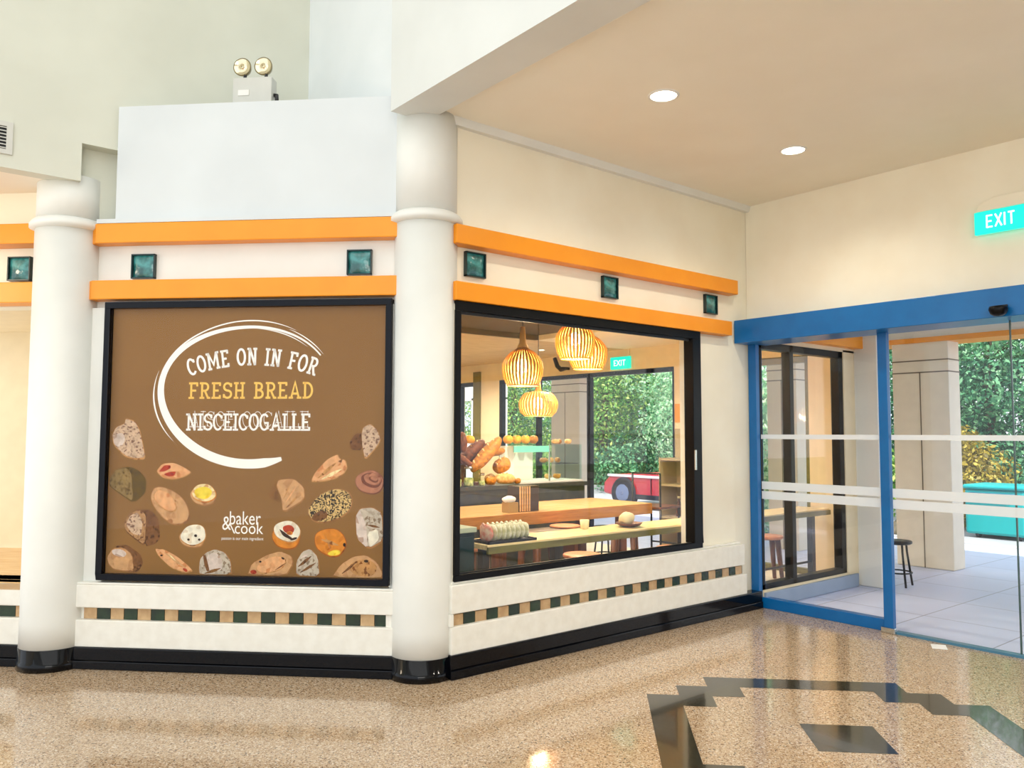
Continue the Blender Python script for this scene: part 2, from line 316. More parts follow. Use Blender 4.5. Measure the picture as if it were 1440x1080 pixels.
struct('baseboard_front', MB().box(2.97, 6.36, -.012, RW, .06, .15).box(2.97, 6.36, -.02, RW, 0, .06), M['black'], frame=FB, bevel=.006)
struct('trim_13', MB().prism([(4.30, ZC-.05), (4.345, ZC-.05), (4.345, ZC), (4.28, ZC)], 2.87, 6.35, 'x'), M['white'])
struct('trim_14', MB().prism([(YB+.05, 2.922), (YB+RW, 2.922), (YB+RW, 2.95)], 3.0, 6.1, 'x'), M['cream'])
w1 = struct('window_1', MB().box(3.015, 5.56, .02, .12, 2.355, 2.42).box(3.015, 5.56, .02, .085, .60, .643).box(3.015, 3.058, .02, .10, .643, 2.355).box(5.455, 5.56, .02, .12, .643, 2.355), M['frame'], frame=FB, bevel=.004)
obj('window_pane', MB().box(3.058, 3.772, .066, .074, .64, 2.36), M['glass'], w1)
obj('window_pane', MB().box(3.776, 5.46, .066, .074, .64, 2.36), M['glass'], w1)
obj('inner_bead', MB().box(3.06, 5.445, .05, .066, 2.335, 2.357).box(3.06, 5.455, .05, .066, .643, .650), M['dark'], w1)
obj('latch', MB().box(5.455, 5.475, .005, .02, 1.25, 1.42), M['chrome'], w1, bevel=.004)

# ------------------------------------------------------------------ round columns
def column(cx, cy, top, label, rbase=.213):
    t = thing('column', label, 'column', (cx, cy, 0)); r = .208
    obj('shaft', MB().lathe([(r+.002, .13), (r, .3), (r, 2.93)], seg=64), M['white'] , t)
    obj('collar', MB().lathe([(r, 2.925), (r+.035, 2.94), (r+.035, 2.965), (r+.02, 2.985), (r+.004, 3.0), (r, 3.0)], seg=64), M['white'], t)
    obj('upper_shaft', MB().lathe([(r-.004, 3.0), (r-.004, top)], seg=64), M['white'], t)
    obj('base', MB().lathe([(rbase+.006, 0), (rbase+.006, .055), (rbase, .058), (rbase, .140), (rbase-.01, .143)], seg=64), M['black'], t)
    return t
column(2.909, 4.466, ZC+.02, 'round white column between the bread poster and the big cafe window', .213)
column(1.106, 6.20, 3.29, 'round white column at the far left, left of the bread poster')

# ------------------------------------------------------------------ glass blocks
def gblock(F, x, label):
    t = thing('glass_block', label, 'glass block', frame=at(F, x, RW-.03, 2.687), group='teal glass blocks between the orange beams')
    r = .084
    obj('frame', MB().box(-r, r, 0, .05, r-.008, r).box(-r, r, 0, .05, -r, -r+.008).box(-r, -r+.008, 0, .05, -r, r).box(r-.008, r, 0, .05, -r, r), M['tealdark'], t)
    mb = MB(); n = 8
    g = [[mb.b.verts.new((-r+.006+(2*r-.012)*i/n, .02-.016*math.sin(PI*i/n)**.5*math.sin(PI*j/n)**.5, -r+.006+(2*r-.012)*j/n)) for j in range(n+1)] for i in range(n+1)]
    for i in range(n):
        for j in range(n): f = mb.b.faces.new((g[i][j], g[i+1][j], g[i+1][j+1], g[i][j+1])); f.smooth = True
    obj('glass', mb, M['teal'], t)
gblock(FA, -3.06, 'teal glass block at the far left, left of the left column')
gblock(FA, -2.15, 'teal glass block above the poster, beside the left column')
gblock(FA, -.635, 'teal glass block above the poster, beside the middle column')
gblock(FB, 3.213, 'teal glass block above the cafe window, right beside the middle column')
gblock(FB, 4.52, 'teal glass block above the middle of the cafe window')
gblock(FB, 5.79, 'teal glass block near the blue door header')

# ------------------------------------------------------------------ poster window
w2 = struct('window_2', MB().box(-2.37, -.392, .0, .10, 2.388, 2.43).box(-2.37, -.392, .0, .10, .575, .617).box(-2.37, -2.33, .0, .10, .617, 2.388).box(-.432, -.392, .0, .10, .617, 2.388), M['navy'], frame=FA, bevel=.004)
po = thing('poster', 'brown bakery poster with white brush ring, lettering and printed breads', 'poster', frame=at(FA, 0, .045, 0))
obj('backing', MB().box(-2.331, -.431, 0, .02, .616, 2.389), M['brown'], po)
def ribbon(mb, pts, th, y, mi=0, closed=False):
    n = len(pts); L = []; R = []
    for i in range(n):
        p = Vector(pts[i]); a = Vector(pts[i-1] if (i > 0 or closed) else pts[i]); b = Vector(pts[(i+1) % n] if (i < n-1 or closed) else pts[i])
        d1 = (p-a).normalized() if (p-a).length > 1e-9 else (b-p).normalized(); d2 = (b-p).normalized() if (b-p).length > 1e-9 else d1
        nn = Vector((-(d1+d2).y, (d1+d2).x)); nn = nn.normalized() if nn.length > 1e-6 else Vector((-d1.y, d1.x))
        k = 1/max(.5, nn.dot(Vector((-d1.y, d1.x)))); t_ = (th[i] if isinstance(th, list) else th)/2*k
        L.append(p+nn*t_); R.append(p-nn*t_)
    lv = [mb.b.verts.new((q.x, y, q.y)) for q in L]; rv = [mb.b.verts.new((q.x, y, q.y)) for q in R]
    for i in range(n if closed else n-1):
        j = (i+1) % n; f = mb.b.faces.new((lv[i], lv[j], rv[j], rv[i])); f.material_index = mi
T = .13
def se(x, y, wd=.26): return [(x-wd/2, y), (x+wd/2, y)]
b0, t1 = .05, .95
GL = {
 'C': (.56, [arc(.29, .5, .23, .45, 42, 318, 18), [(.49, .70), (.49, .9)]]),
 'O': (.60, [arc(.30, .5, .235, .45, 0, 360, 24)]),
 'M': (.80, [[(.13, 0), (.13, 1)], [(.67, 0), (.67, 1)], [(.13, 1), (.40, .28), (.67, 1)], se(.13, b0), se(.67, b0), se(.08, t1, .2), se(.72, t1, .2)]),
 'E': (.56, [[(.15, 0), (.15, 1)], [(.02, t1), (.5, t1)], [(.15, .5), (.40, .5)], [(.02, b0), (.5, b0)], [(.47, .78), (.47, 1)], [(.47, 0), (.47, .22)]]),
 'N': (.66, [[(.15, 0), (.15, 1)], [(.51, 0), (.51, 1)], [(.15, 1), (.51, 0)], se(.15, b0), se(.10, t1, .2), se(.51, t1)]),
 'I': (.32, [[(.16, 0), (.16, 1)], se(.16, b0, .3), se(.16, t1, .3)]),
 'F': (.54, [[(.15, 0), (.15, 1)], [(.02, t1), (.5, t1)], [(.15, .5), (.42, .5)], [(.47, .76), (.47, 1)], se(.16, b0, .3)]),
 'R': (.60, [[(.15, 0), (.15, 1)], [(.02, t1), (.30, t1)]+arc(.30, .72, .18, .23, 90, -90, 8)+[(.15, .49)], [(.30, .49), (.48, .04)], se(.15, b0), [(.42, b0), (.60, b0)]]),
 'S': (.54, [arc(.27, .725, .19, .225, 25, 180, 8)+arc(.27, .725, .19, .225, 190, 262, 5)+arc(.27, .275, .20, .225, 80, 0, 5)+arc(.27, .275, .20, .225, -10, -155, 8), [(.455, .72), (.455, .95)], [(.08, .05), (.08, .28)]]),
 'H': (.64, [[(.15, 0), (.15, 1)], [(.49, 0), (.49, 1)], [(.15, .5), (.49, .5)], se(.15, b0), se(.15, t1), se(.49, b0), se(.49, t1)]),
 'B': (.58, [[(.15, 0), (.15, 1)], [(.02, t1), (.28, t1)]+arc(.28, .74, .17, .21, 90, -90, 8)+[(.15, .53)], [(.02, b0), (.30, b0)]+arc(.30, .28, .20, .23, -90, 90, 8)+[(.15, .51)]]),
 'A': (.66, [[(.12, 0), (.33, 1), (.54, 0)], [(.19, .3), (.47, .3)], se(.11, b0, .24), se(.55, b0, .24)]),
 'D': (.62, [[(.15, 0), (.15, 1)], [(.02, t1), (.24, t1)]+arc(.24, .5, .28, .45, 90, -90, 14)+[(.02, b0)]]),
 'L': (.52, [[(.15, 0), (.15, 1)], [(.02, b0), (.5, b0)], [(.47, 0), (.47, .26)], se(.15, t1)]),
 'G': (.60, [arc(.29, .5, .23, .45, 42, 330, 18), [(.30, .45), (.54, .45)], [(.48, .45), (.48, .08)]]),
 ' ': (.34, [])}
def letters(text, place, width, h, y, track=.05, mb=None, th=T):
    tot = sum(GL[c][0]+track for c in text)-track; kx = width/(tot*h); mb = mb or MB(); x = 0
    for c in text:
        wd, strokes = GL[c]
        for st in strokes: ribbon(mb, [place((x+px)*h*kx, py*h, (x+wd/2)*h*kx) for px, py in st], th*h, y)
        x += wd+track
    return mb
def on_arc(uc, zc, R, width):
    def f(x, v, xm):
        a = (xm-width/2)/R; dx = x-xm; r = R+v
        return (uc+r*math.sin(a)+dx*math.cos(a), zc+r*math.cos(a)-dx*math.sin(a))
    return f
obj('headline_lettering', letters('COME ON IN FOR', on_arc(-1.345, .690, 1.31, .88), .88, .115, -.0012), M['print_w'], po)
un = lambda t_: sum(GL[c][0]+.05 for c in t_)-.05
gk = .865/un('FRESH BREAD')
obj('gold_word', letters('FRESH', lambda x, v, xm: (-1.783+x, 1.778+v), un('FRESH')*gk, .108, -.0012), M['print_y'], po)
obj('gold_word', letters('BREAD', lambda x, v, xm: (-1.783+.865-un('BREAD')*gk+x, 1.778+v), un('BREAD')*gk, .108, -.0012), M['print_y'], po)
mb = letters('NISCEICOGALLE', lambda x, v, xm: (-1.795+x, 1.566+v), .86, .112, -.0012, .0, th=.12)
mb = letters('AISGE OOCAILE', lambda x, v, xm: (-1.775+x, 1.585+v), .83, .112, -.0010, .0, mb, th=.03)
obj('ghosted_lettering', mb, M['print_w'], po)
# brush ring
mb = MB(); pts = []; th = []; N = 70
for i in range(N+1):
    t = i/N; a = math.radians(33+t*258); k = 1+.02*math.sin(3*a)
    pts.append((-1.355+.622*math.cos(a)*k*(1 if math.cos(a) < 0 else .90+.1*(t > .5)), 1.81+.455*math.sin(a)*k)); th.append(.010+.052*min(1, (t/.75))**1.3 if t < .97 else .05*(1-(t-.97)/.06))
ribbon(mb, pts, th, -.0012)
for (t0, t1_, dr, w_) in ((.10, .34, .034, .008), (.0, .12, .022, .006), (.26, .50, .030, .009), (.50, .72, .050, .010), (.05, .2, -.02, .006)):
    q = []; qw = []
    for i in range(25):
        t = t0+(t1_-t0)*i/24; a = math.radians(33+t*258); q.append((-1.355+(.622+dr)*math.cos(a)*(1 if math.cos(a) < 0 else .92), 1.81+(.455+dr)*math.sin(a))); qw.append(w_*math.sin(PI*i/24)+.001)
    ribbon(mb, q, qw, -.0014)
obj('brush_ring', mb, M['print_w'], po)
def text_mesh(s_, x0, x1, z0, z1, y, name='lettering'):
    cu = bpy.data.curves.new('t', 'FONT'); cu.body = s_; cu.resolution_u = 4; o = bpy.data.objects.new('t', cu); C.objects.link(o)
    dg = bpy.context.evaluated_depsgraph_get(); me = bpy.data.meshes.new_from_object(o.evaluated_get(dg)); bpy.data.objects.remove(o)
    P = np.array([v.co[:] for v in me.vertices]); a, b = P[:, :2].min(0), P[:, :2].max(0)
    for v in me.vertices: v.co = (x0+(v.co.x-a[0])/(b[0]-a[0])*(x1-x0), y, z0+(v.co.y-a[1])/(b[1]-a[1])*(z1-z0))
    me.materials.clear(); me.name = name; return me
def text_obj(name, s_, x0, x1, z0, z1, y, m_, parent):
    me = text_mesh(s_, x0, x1, z0, z1, y, name); me.materials.append(m_); return obj(name, me, None, parent)
lg = obj('logo', MB().flat([(-1.470, .957), (-1.478, .957), (-1.444, .89), (-1.434, .89)], -.0012), M['print_w'], po)
text_obj('logo_word', 'baker', -1.474, -1.262, .948, 1.035, -.0012, M['print_w'], lg)
text_obj('logo_word', 'cook', -1.438, -1.244, .888, .965, -.0013, M['print_w'], lg)
text_obj('logo_sign', '&', -1.524, -1.464, .912, 1.0, -.0014, M['print_w'], lg)
text_obj('tagline', 'passion is our main ingredient', -1.527, -1.241, .842, .868, -.0012, M['print_w'], po)
# printed breads (outline in poster metres; px maps the photo crop used for tracing)
def px(x, y):
    tx = (x-100-(y-655)*(-.0338))/(1240+.0); u = -2.331+1.902*(x-(140-(y+530)*.0338))/((1355-(y+530)*.0125)-(140-(y+530)*.0338))
    f = (x-100)/1240; yb = 655+17*f; return (u, .614+(2.389-.614)*(yb-y)/(yb+530))
def clip(p): return (min(max(p[0], -2.325), -.437), min(max(p[1], .622), 2.38))
def ell(cx, cy, rx, ry, rot=0, n=28, wob=.03, seed=0):
    r = random.Random(seed); ph = [r.uniform(0, 6.28) for _ in range(3)]; o = []
    for i in range(n):
        a = 2*PI*i/n; k = 1+wob*(math.sin(2*a+ph[0])+math.sin(3*a+ph[1])+.6*math.sin(5*a+ph[2])); x, y = rx*k*math.cos(a), ry*k*math.sin(a); c, s_ = math.cos(math.radians(rot)), math.sin(math.radians(rot))
        o.append((cx+x*c-y*s_, cy+x*s_+y*c))
    return o
BM = {}
def pb(key, base, speck, scale, p=.5):
    BM[key] = speckle('print_'+key, [(0, base), (p, tuple((a*2+b)//3 for a, b in zip(base, speck))), (p+.18, base), (p+.36, speck)], scale, .6, fine=22)
    BM[key].node_tree.nodes['Principled BSDF'].inputs['Specular IOR Level'].default_value = .1
pb('seed', (214, 182, 150), (140, 104, 84), 90); pb('oliv', (150, 122, 70), (104, 78, 34), 90); pb('olivd', (104, 80, 26), (78, 56, 14), 70); pb('red', (190, 66, 34), (150, 40, 20), 50)
pb('peach', (236, 176, 122), (214, 140, 84), 30); pb('yel', (250, 222, 70), (240, 200, 40), 40); pb('pale', (250, 228, 170), (222, 170, 110), 50); pb('loaf', (214, 164, 112), (168, 112, 66), 34, .6)
pb('whole', (186, 140, 92), (120, 78, 44), 80); pb('dark', (128, 84, 44), (84, 50, 22), 70); pb('white', (248, 240, 216), (196, 160, 120), 34, .64); pb('cream', (226, 208, 194), (190, 160, 140), 26)
pb('sesame', (226, 190, 120), (52, 36, 20), 120, .3); pb('pink', (190, 128, 96), (150, 90, 62), 36); pb('swirl', (128, 74, 52), (110, 60, 40), 50); pb('bun', (226, 140, 40), (188, 98, 18), 34, .6)
pb('shade', (138, 94, 44), (120, 76, 30), 44); pb('black', (56, 34, 22), (40, 24, 14), 40); pb('floury', (206, 192, 170), (150, 128, 104), 60); pb('crisp', (206, 150, 88), (138, 84, 38), 60, .55)
RIM = {'seed': 'crisp', 'oliv': 'olivd', 'peach': 'crisp', 'loaf': 'rimd', 'pale': 'bun', 'whole': 'dark', 'white': 'crisp', 'sesame': 'rimd', 'pink': 'swirl', 'bun': 'crustd', 'floury': 'rimd', 'yel': 'bun'}
pb('rimd', (176, 122, 70), (140, 92, 50), 40); pb('crustd', (176, 92, 18), (140, 66, 10), 40)
def bread(layers):
    mb = MB(); mats = []
    y = -.0008
    for i, (k, pts) in enumerate(layers):
        for _ in range(1 if len(pts) < 20 else 0):
            pts = [q for a, b in zip(pts, pts[1:]+pts[:1]) for q in ((a[0]*.84+b[0]*.16, a[1]*.84+b[1]*.16), (a[0]*.16+b[0]*.84, a[1]*.16+b[1]*.84))]
        sets = [(k, pts)]
        if i < 2 and len(pts) > 8 and k in RIM:
            cx = sum(p[0] for p in pts)/len(pts); cy = sum(p[1] for p in pts)/len(pts)
            sets = [(RIM[k], pts), (k, [(cx+(p[0]-cx)*.955-1, cy+(p[1]-cy)*.935-2) for p in pts])]
        for kk, pp in sets:
            if BM[kk] not in mats: mats.append(BM[kk])
            mb.flat([clip(px(*p)) for p in pp], y, mats.index(BM[kk])); y -= .0002
    obj('printed_bread', mb, mats, po)
bar = lambda x0, y0, x1, y1, w_: [(x0, y0), ((x0+x1)/2+w_*.2, (y0+y1)/2-w_), (x1, y1), ((x0+x1)/2+w_*.2, (y0+y1)/2+w_)]
bread([('seed', [(195,-36),(240,-21),(262,24),(275,84),(287,149),(240,154),(190,139),(140,89),(130,44),(150,4),(190,-11)]), ('cream', ell(165, 62, 26, 30, 20))])
bread([('olivd', [(170,188),(215,183),(255,200),(290,240),(285,300),(232,345),(215,290)]), ('oliv', [(122,235),(150,195),(200,185),(225,215),(232,345),(190,320),(120,270)])])
bread([('peach', [(333,205),(360,170),(410,165),(450,180),(498,210),(460,230),(410,243),(360,232)]), ('red', [(345,205),(370,177),(398,176),(400,190),(370,205)]), ('red', [(365,216),(398,205),(425,205),(415,225),(390,228)])])
bread([('loaf', ell(548, 312, 61, 44, 0)), ('pale', ell(550, 301, 55, 41, 0, seed=2)), ('yel', ell(546, 299, 38, 28, 0, seed=3))])
bread([('loaf', ell(397, 357, 108, 62, 42, wob=.02)), ('peach', ell(375, 335, 60, 36, 42, seed=4))])
bread([('dark', [(240,372),(310,375),(345,415),(352,500),(330,525),(283,537),(285,440)]), ('whole', [(185,440),(205,395),(255,370),(290,395),(290,450),(283,537),(230,500),(195,470)]), ('seed', [(195,440),(215,400),(250,385),(272,430),(265,490),(225,480)])])
bread([('loaf', ell(497, 500, 60, 42, 0)), ('white', ell(503, 486, 60, 46, -10, seed=5)), ('black', ell(512, 488, 7, 6)), ('black', ell(480, 505, 6, 5)), ('black', ell(528, 505, 6, 5))])
bread([('dark', [(140,535),(200,528),(262,570),(275,610),(250,650),(200,650)]), ('loaf', [(108,585),(135,545),(185,540),(225,570),(235,645),(190,648),(140,640),(115,615)]), ('cream', ell(165, 565, 34, 16, 10))])
bread([('peach', [(325,545),(370,548),(430,580),(480,620),(502,645),(460,652),(400,630),(345,580)]), ('loaf', bar(360, 555, 480, 640, 9)), ('red', ell(465, 638, 12, 6, 30)), ('black', ell(358, 575, 6, 4)), ('pale', bar(385, 565, 425, 600, 5))])
bread([('floury', [(525,640),(530,590),(560,560),(600,545),(645,560),(672,600),(676,662),(530,662)]), ('cream', [(560,575),(600,560),(630,585),(630,640),(568,640)]), ('dark', [(545,570),(558,575),(575,640),(562,645),(550,610)]), ('shade', bar(545, 655, 630, 628, 8))])
bread([('dark', [(1245,35),(1215,40),(1190,75),(1195,110),(1245,112)]), ('seed', [(1250,10),(1280,-5),(1310,20),(1327,65),(1310,100),(1258,158),(1245,100),(1242,40)])])
bread([('peach', [(1020,252),(1040,210),(1095,150),(1140,128),(1150,150),(1175,155),(1182,190),(1165,220),(1120,243),(1060,252)]), ('crisp', bar(1045, 240, 1140, 160, 12)), ('pale', bar(1060, 243, 1165, 190, 10)), ('dark', [(1140,160),(1160,150),(1155,168)])])
bread([('pink', ell(1278, 253, 64, 52)), ('swirl', ell(1285, 243, 46, 32, 10)), ('pink', ell(1290, 238, 38, 25, 10)), ('swirl', ell(1294, 240, 22, 12, 20)), ('pink', ell(1296, 237, 16, 8, 20))])
bread([('shade', [(890,235),(850,275),(835,320),(895,345)]), ('loaf', [(880,240),(950,236),(995,275),(998,330),(900,392),(892,320),(870,270)]), ('crisp', bar(905, 375, 985, 290, 8)), ('crisp', bar(900, 330, 940, 245, 7)), ('peach', bar(905, 350, 965, 260, 8))])
bread([('sesame', ell(1108, 357, 106, 66, -28, wob=.02)), ('dark', ell(1062, 400, 36, 20, -20))])
bread([('bun', ell(915, 492, 64, 54)), ('white', ell(920, 468, 62, 46, 8)), ('black', [(882,455),(905,470),(945,500),(940,506),(900,488)]), ('red', ell(925, 458, 26, 18, 10)), ('bun', ell(930, 475, 14, 8)), ('black', ell(948, 500, 16, 5, -20))])
bread([('bun', ell(1108, 515, 73, 60, 15)), ('yel', ell(1125, 562, 30, 12, -10)), ('crisp', bar(1060, 500, 1150, 530, 10)), ('crisp', bar(1080, 480, 1110, 550, 7)), ('black', ell(1168, 525, 6, 8))])
bread([('floury', [(1215,400),(1235,365),(1290,360),(1332,385),(1338,510),(1275,548),(1220,500)]), ('cream', [(1217,400),(1235,372),(1262,440),(1268,540),(1222,498)]), ('white', [(1268,470),(1310,455),(1318,500),(1275,540)]), ('dark', bar(1262, 438, 1325, 450, 6))])
bread([('loaf', [(742,662),(760,610),(830,570),(890,553),(940,575),(948,610),(915,663)]), ('peach', ell(850, 615, 70, 32, -20)), ('red', ell(770, 645, 14, 9)), ('black', ell(800, 600, 6, 4)), ('black', ell(900, 585, 8, 4, 30)), ('dark', bar(860, 640, 920, 600, 4))])
bread([('floury', [(957,664),(958,600),(985,555),(1020,541),(1055,578),(1063,668)]), ('dark', bar(960, 625, 1030, 570, 10)), ('dark', bar(968, 650, 1050, 600, 8)), ('cream', bar(975, 585, 1020, 560, 6))])
bread([('loaf', [(1110,670),(1150,612),(1205,575),(1262,568),(1310,600),(1336,650),(1330,671)]), ('crisp', ell(1250, 625, 60, 36)), ('dark', bar(1150, 655, 1230, 590, 8)), ('black', ell(1262, 595, 10, 6))])
obj('poster_glass', MB().box(-2.33, -.432, -.022, -.016, .617, 2.388), glass('poster_glass', (1, 1, 1), .5), w2, frame=Matrix.Translation((0, .045, 0)))

# ------------------------------------------------------------------ emergency light, vent
F = at(FA, -1.505, .30, 3.72)
t = thing('emergency_light', 'white twin-head emergency lamp on the ledge above the poster wall', 'emergency light', frame=F)
obj('housing', MB().box(-.145, .145, 0, .10, 0, .37), M['plastic'], t, bevel=.008)
obj('status_panel', MB().box(-.10, -.02, -.006, 0, .235, .275), M['trim'], t)
obj('cable_gland', MB().ring([(.145, .05, .25), (.168, .04, .245), (.172, .035, .20)], .014), M['dark'], t)
for xx in (-.085, .072):
    h_ = obj('lamp_head', MB().lathe([(.02, .05), (.05, .035), (.064, .0), (.066, -.012), (.058, -.014)], (xx, .03, .455), axis='y', seg=28, caps=False), M['lamprim'], t)
    obj('reflector', MB().lathe([(.058, -.0145), (.040, -.006), (.016, -.003), (.012, -.012), (.004, -.014)], (xx, .03, .455), axis='y', seg=28, caps=False), M['reflector'], h_)
    obj('bracket', MB().ring([(xx+.012, .035, .365), (xx+.02, .03, .385), (xx+.02, .028, .40)], .012), M['dark'], h_)
t = thing('air_vent', 'small square louvred air grille on the upper left wall', 'vent', (.585, 5.96, 3.43))
obj('frame', MB().box(-.15, .135, -.012, .0, .075, .105).box(-.15, .135, -.012, 0, -.105, -.075).box(.10, .135, -.012, 0, -.075, .075).box(-.15, -.13, -.012, 0, -.075, .075), M['plastic'], t)
obj('dark_backing', MB().box(-.13, .10, -.002, -.0005, -.075, .075), M['dark'], t)
mb = MB()
for k in range(7): z = -.066+k*.022; mb.prism([(-.011, z-.004), (-.011, z), (-.003, z+.006), (-.003, z+.002)], -.13, .10, 'x')
obj('louvre', mb, M['plastic'], t)

# ------------------------------------------------------------------ recessed downlights
def downlight(x, y, z, label, energy, r=.085, spot=True, group='round recessed ceiling lamps'):
    r *= 1.12 if r > .08 else 1
    t = thing('downlight', label, 'ceiling light', (x, y, z), group=group)
    obj('rim', MB().lathe([(r*.84, -.002), (r*.86, -.008), (r, -.006), (r*1.02, 0)], seg=32, caps=False), M['trim'], t)
    obj('diffuser', MB().lathe([(.001, -.0035), (r*.86, -.003)], seg=32, caps=False), M['lamp'], t)
    if spot:
        l_ = light('downlight_beam', 'SPOT', (x, y, z-.02), energy, (1, .91, .76), aim=(x, y, 0), spot_size=2.6, spot_blend=.8, shadow_soft_size=.07)
    return t
downlight(3.823, 3.193, ZC, 'round recessed ceiling lamp nearer the middle column', 70)
downlight(5.315, 3.213, ZC, 'round recessed ceiling lamp nearer the blue glass door', 70)
for x, y in ((3.82, .6), (5.31, .6), (3.82, -2.2), (5.31, -2.2)):
    light('lobby_downlight', 'SPOT', (x, y, ZC-.02), 80, (1, .91, .76), aim=(x, y, 0), spot_size=2.6, spot_blend=.8, shadow_soft_size=.07)
light('alcove_lamp', 'POINT', (-.9, 6.3, 2.75), 30, (1, .84, .62), shadow_soft_size=.15)

# ------------------------------------------------------------------ wall C: glass sliding door under a blue header
struct('wall_right', MB().box(0, .22, -6.2, 4.34, 2.577, ZC), M['cream'], frame=Matrix.Translation((XC, 0, 0)))
d1 = struct('door_1', MB().box(-4.335, .9, -.208, .16, 2.368, 2.576), M['blue'], frame=FC, bevel=.005)
obj('door_post', MB().box(-4.335, -4.255, .0, .10, 0, 2.37), M['blue'], d1, bevel=.004)
obj('door_post', MB().box(-3.130, -3.055, .0, .05, 0, 2.37), M['blue'], d1, bevel=.004)
obj('bottom_rail', MB().box(-4.262, -3.13, .03, .11, .0, .092), M['blue'], d1, bevel=.004)
obj('floor_track', MB().box(-3.05, .9, .0, .07, 0, .018), mat('track_blue_grey', (70, 122, 150), .35), d1)
obj('floor_guide', MB().box(-3.14, -3.03, -.03, .0, 0, .045), M['chrome'], d1, bevel=.004)
obj('fixed_pane', MB().box(-4.262, -3.13, .066, .074, .09, 2.40), M['glass'], d1)
obj('sliding_pane', MB().box(-3.06, -2.182, .040, .048, .02, 2.40), M['glass'], d1)
obj('sliding_pane', MB().box(-2.176, .6, .040, .048, .02, 2.40), M['glass'], d1)
obj('pane_edge', MB().box(-2.184, -2.174, .038, .050, .02, 2.40), mat('glass_edge', (60, 84, 80), .2), d1)
for z0, z1 in ((1.508, 1.548), (1.055, 1.125), (.967, 1.038)):
    obj('safety_stripe', MB().box(-4.262, -3.13, .0625, .064, z0, z1), M['stripe'], d1)
    obj('safety_stripe', MB().box(-3.05, .6, .0370, .0385, z0, z1), M['stripe'], d1)
t = thing('motion_sensor', 'small black door sensor on the blue header', 'sensor', frame=at(FC, -2.145, -.208, 2.415))
obj('mount', MB().box(-.045, .045, -.012, 0, -.015, .035), M['dark'], t, bevel=.004)
obj('dome', MB().lathe([(.055, .02), (.06, 0), (.05, -.03), (.028, -.045), (.0, -.048)], (0, -.05, .0), seg=24), M['frame'], t)
t = thing('exit_sign', 'lit green EXIT sign with white letters on the wall above the glass door', 'exit sign', frame=at(FC, -2.165, -.06, 3.0))
obj('housing', MB().prism([(-.17, .165), (-.15, .215), (-.05, .255), (.185, .255), (.185, .165)], -.02, .06, 'y'), M['cream'], t, bevel=.004)
obj('panel', MB().box(-.185, .185, -.012, .02, 0, .165), M['exit'], t, bevel=.004)
e = [[(0, 0), (0, 1)], [(0, .95), (.5, .95)], [(0, .5), (.42, .5)], [(0, .05), (.5, .05)]]
mb = MB()
for x0, st in ((-.10, e), (-.045, [[(0, 0), (.55, 1)], [(0, 1), (.55, 0)]]), (.016, [[(0, 0), (0, 1)]]), (.038, [[(.28, 0), (.28, .95)], [(0, .95), (.56, .95)]])):
    for s_ in st: ribbon(mb, [(x0+a*.075, .04+b*.092) for a, b in s_], .011, -.0135)
obj('lettering', mb, M['exit_w'], t)
t = obj('paper_sheet', MB().box(-.065, .065, -.05, .05, 0, .003), M['paper']); t.location = (6.215, 2.66, .001); t.rotation_euler = (0, 0, .5)
tag(t, 'small white paper slip on the floor in front of the glass door', 'paper')

# ------------------------------------------------------------------ cafe shell
ZF = 2.72
struct('floor_cafe', MB().prism([(3.05, 4.5), (8.30, 4.40), (8.30, 13), (2.2, 13), (2.2, 6.0)], -.1, -.003), M['cafefloor'])
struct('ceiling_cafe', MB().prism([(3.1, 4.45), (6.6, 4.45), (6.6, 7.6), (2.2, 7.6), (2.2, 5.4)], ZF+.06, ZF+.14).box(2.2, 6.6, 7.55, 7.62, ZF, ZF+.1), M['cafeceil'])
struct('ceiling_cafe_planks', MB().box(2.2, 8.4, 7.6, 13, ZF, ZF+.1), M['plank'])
struct('ceiling_cafe_side', MB().box(6.6, 8.4, 4.4, 7.6, ZF, ZF+.1), M['cafewall'])
struct('wall_cafe_back', MB().box(2.0, 8.4, 13, 13.1, 0, 2.9).box(2.1, 2.2, 6.0, 13, 0, 2.9), M['cafewall'])
XF = 8.25
struct('wall_cafe_far', MB().box(XF, XF+.12, 4.39, 4.86, 0, 2.43).box(XF, XF+.12, 6.05, 6.76, 0, 2.43).box(XF, XF+.12, 10.42, 10.93, 0, 2.43).box(XF, XF+.12, 4.39, 13, 2.43, 2.85).box(XF, XF+.12, 11.55, 13, 0, 2.43), M['cafewall'])
w3 = struct('window_3', MB().box(XF, XF+.08, 6.76, 10.42, 2.37, 2.43).box(XF, XF+.08, 8.31, 8.37, 0, 2.4).box(XF, XF+.08, 10.35, 10.42, 0, 2.4).box(XF, XF+.08, 9.44, 9.50, 0, 2.4).box(XF, XF+.08, 6.755, 6.79, 0, 2.4).box(XF, XF+.08, 8.34, 10.4, 0, .06), M['frame'])
obj('window_pane', MB().box(XF+.036, XF+.044, 8.36, 9.46, .05, 2.38), M['glass'], w3)
obj('window_pane', MB().box(XF+.036, XF+.044, 9.48, 10.36, .05, 2.38), M['glass'], w3)
obj('door_leaf', MB().box(XF+.036, XF+.044, 6.78, 8.33, .02, 2.38), M['glass'], w3)
w4 = struct('window_4', MB().box(XF, XF+.08, 4.86, 6.05, 2.36, 2.44).box(XF, XF+.08, 4.86, 4.90, 0, 2.4).box(XF, XF+.08, 6.01, 6.05, 0, 2.4).box(XF, XF+.08, 4.86, 6.05, 0, .06), M['olive'])
obj('window_pane', MB().box(XF+.036, XF+.044, 4.89, 6.02, .05, 2.38), M['glass'], w4)
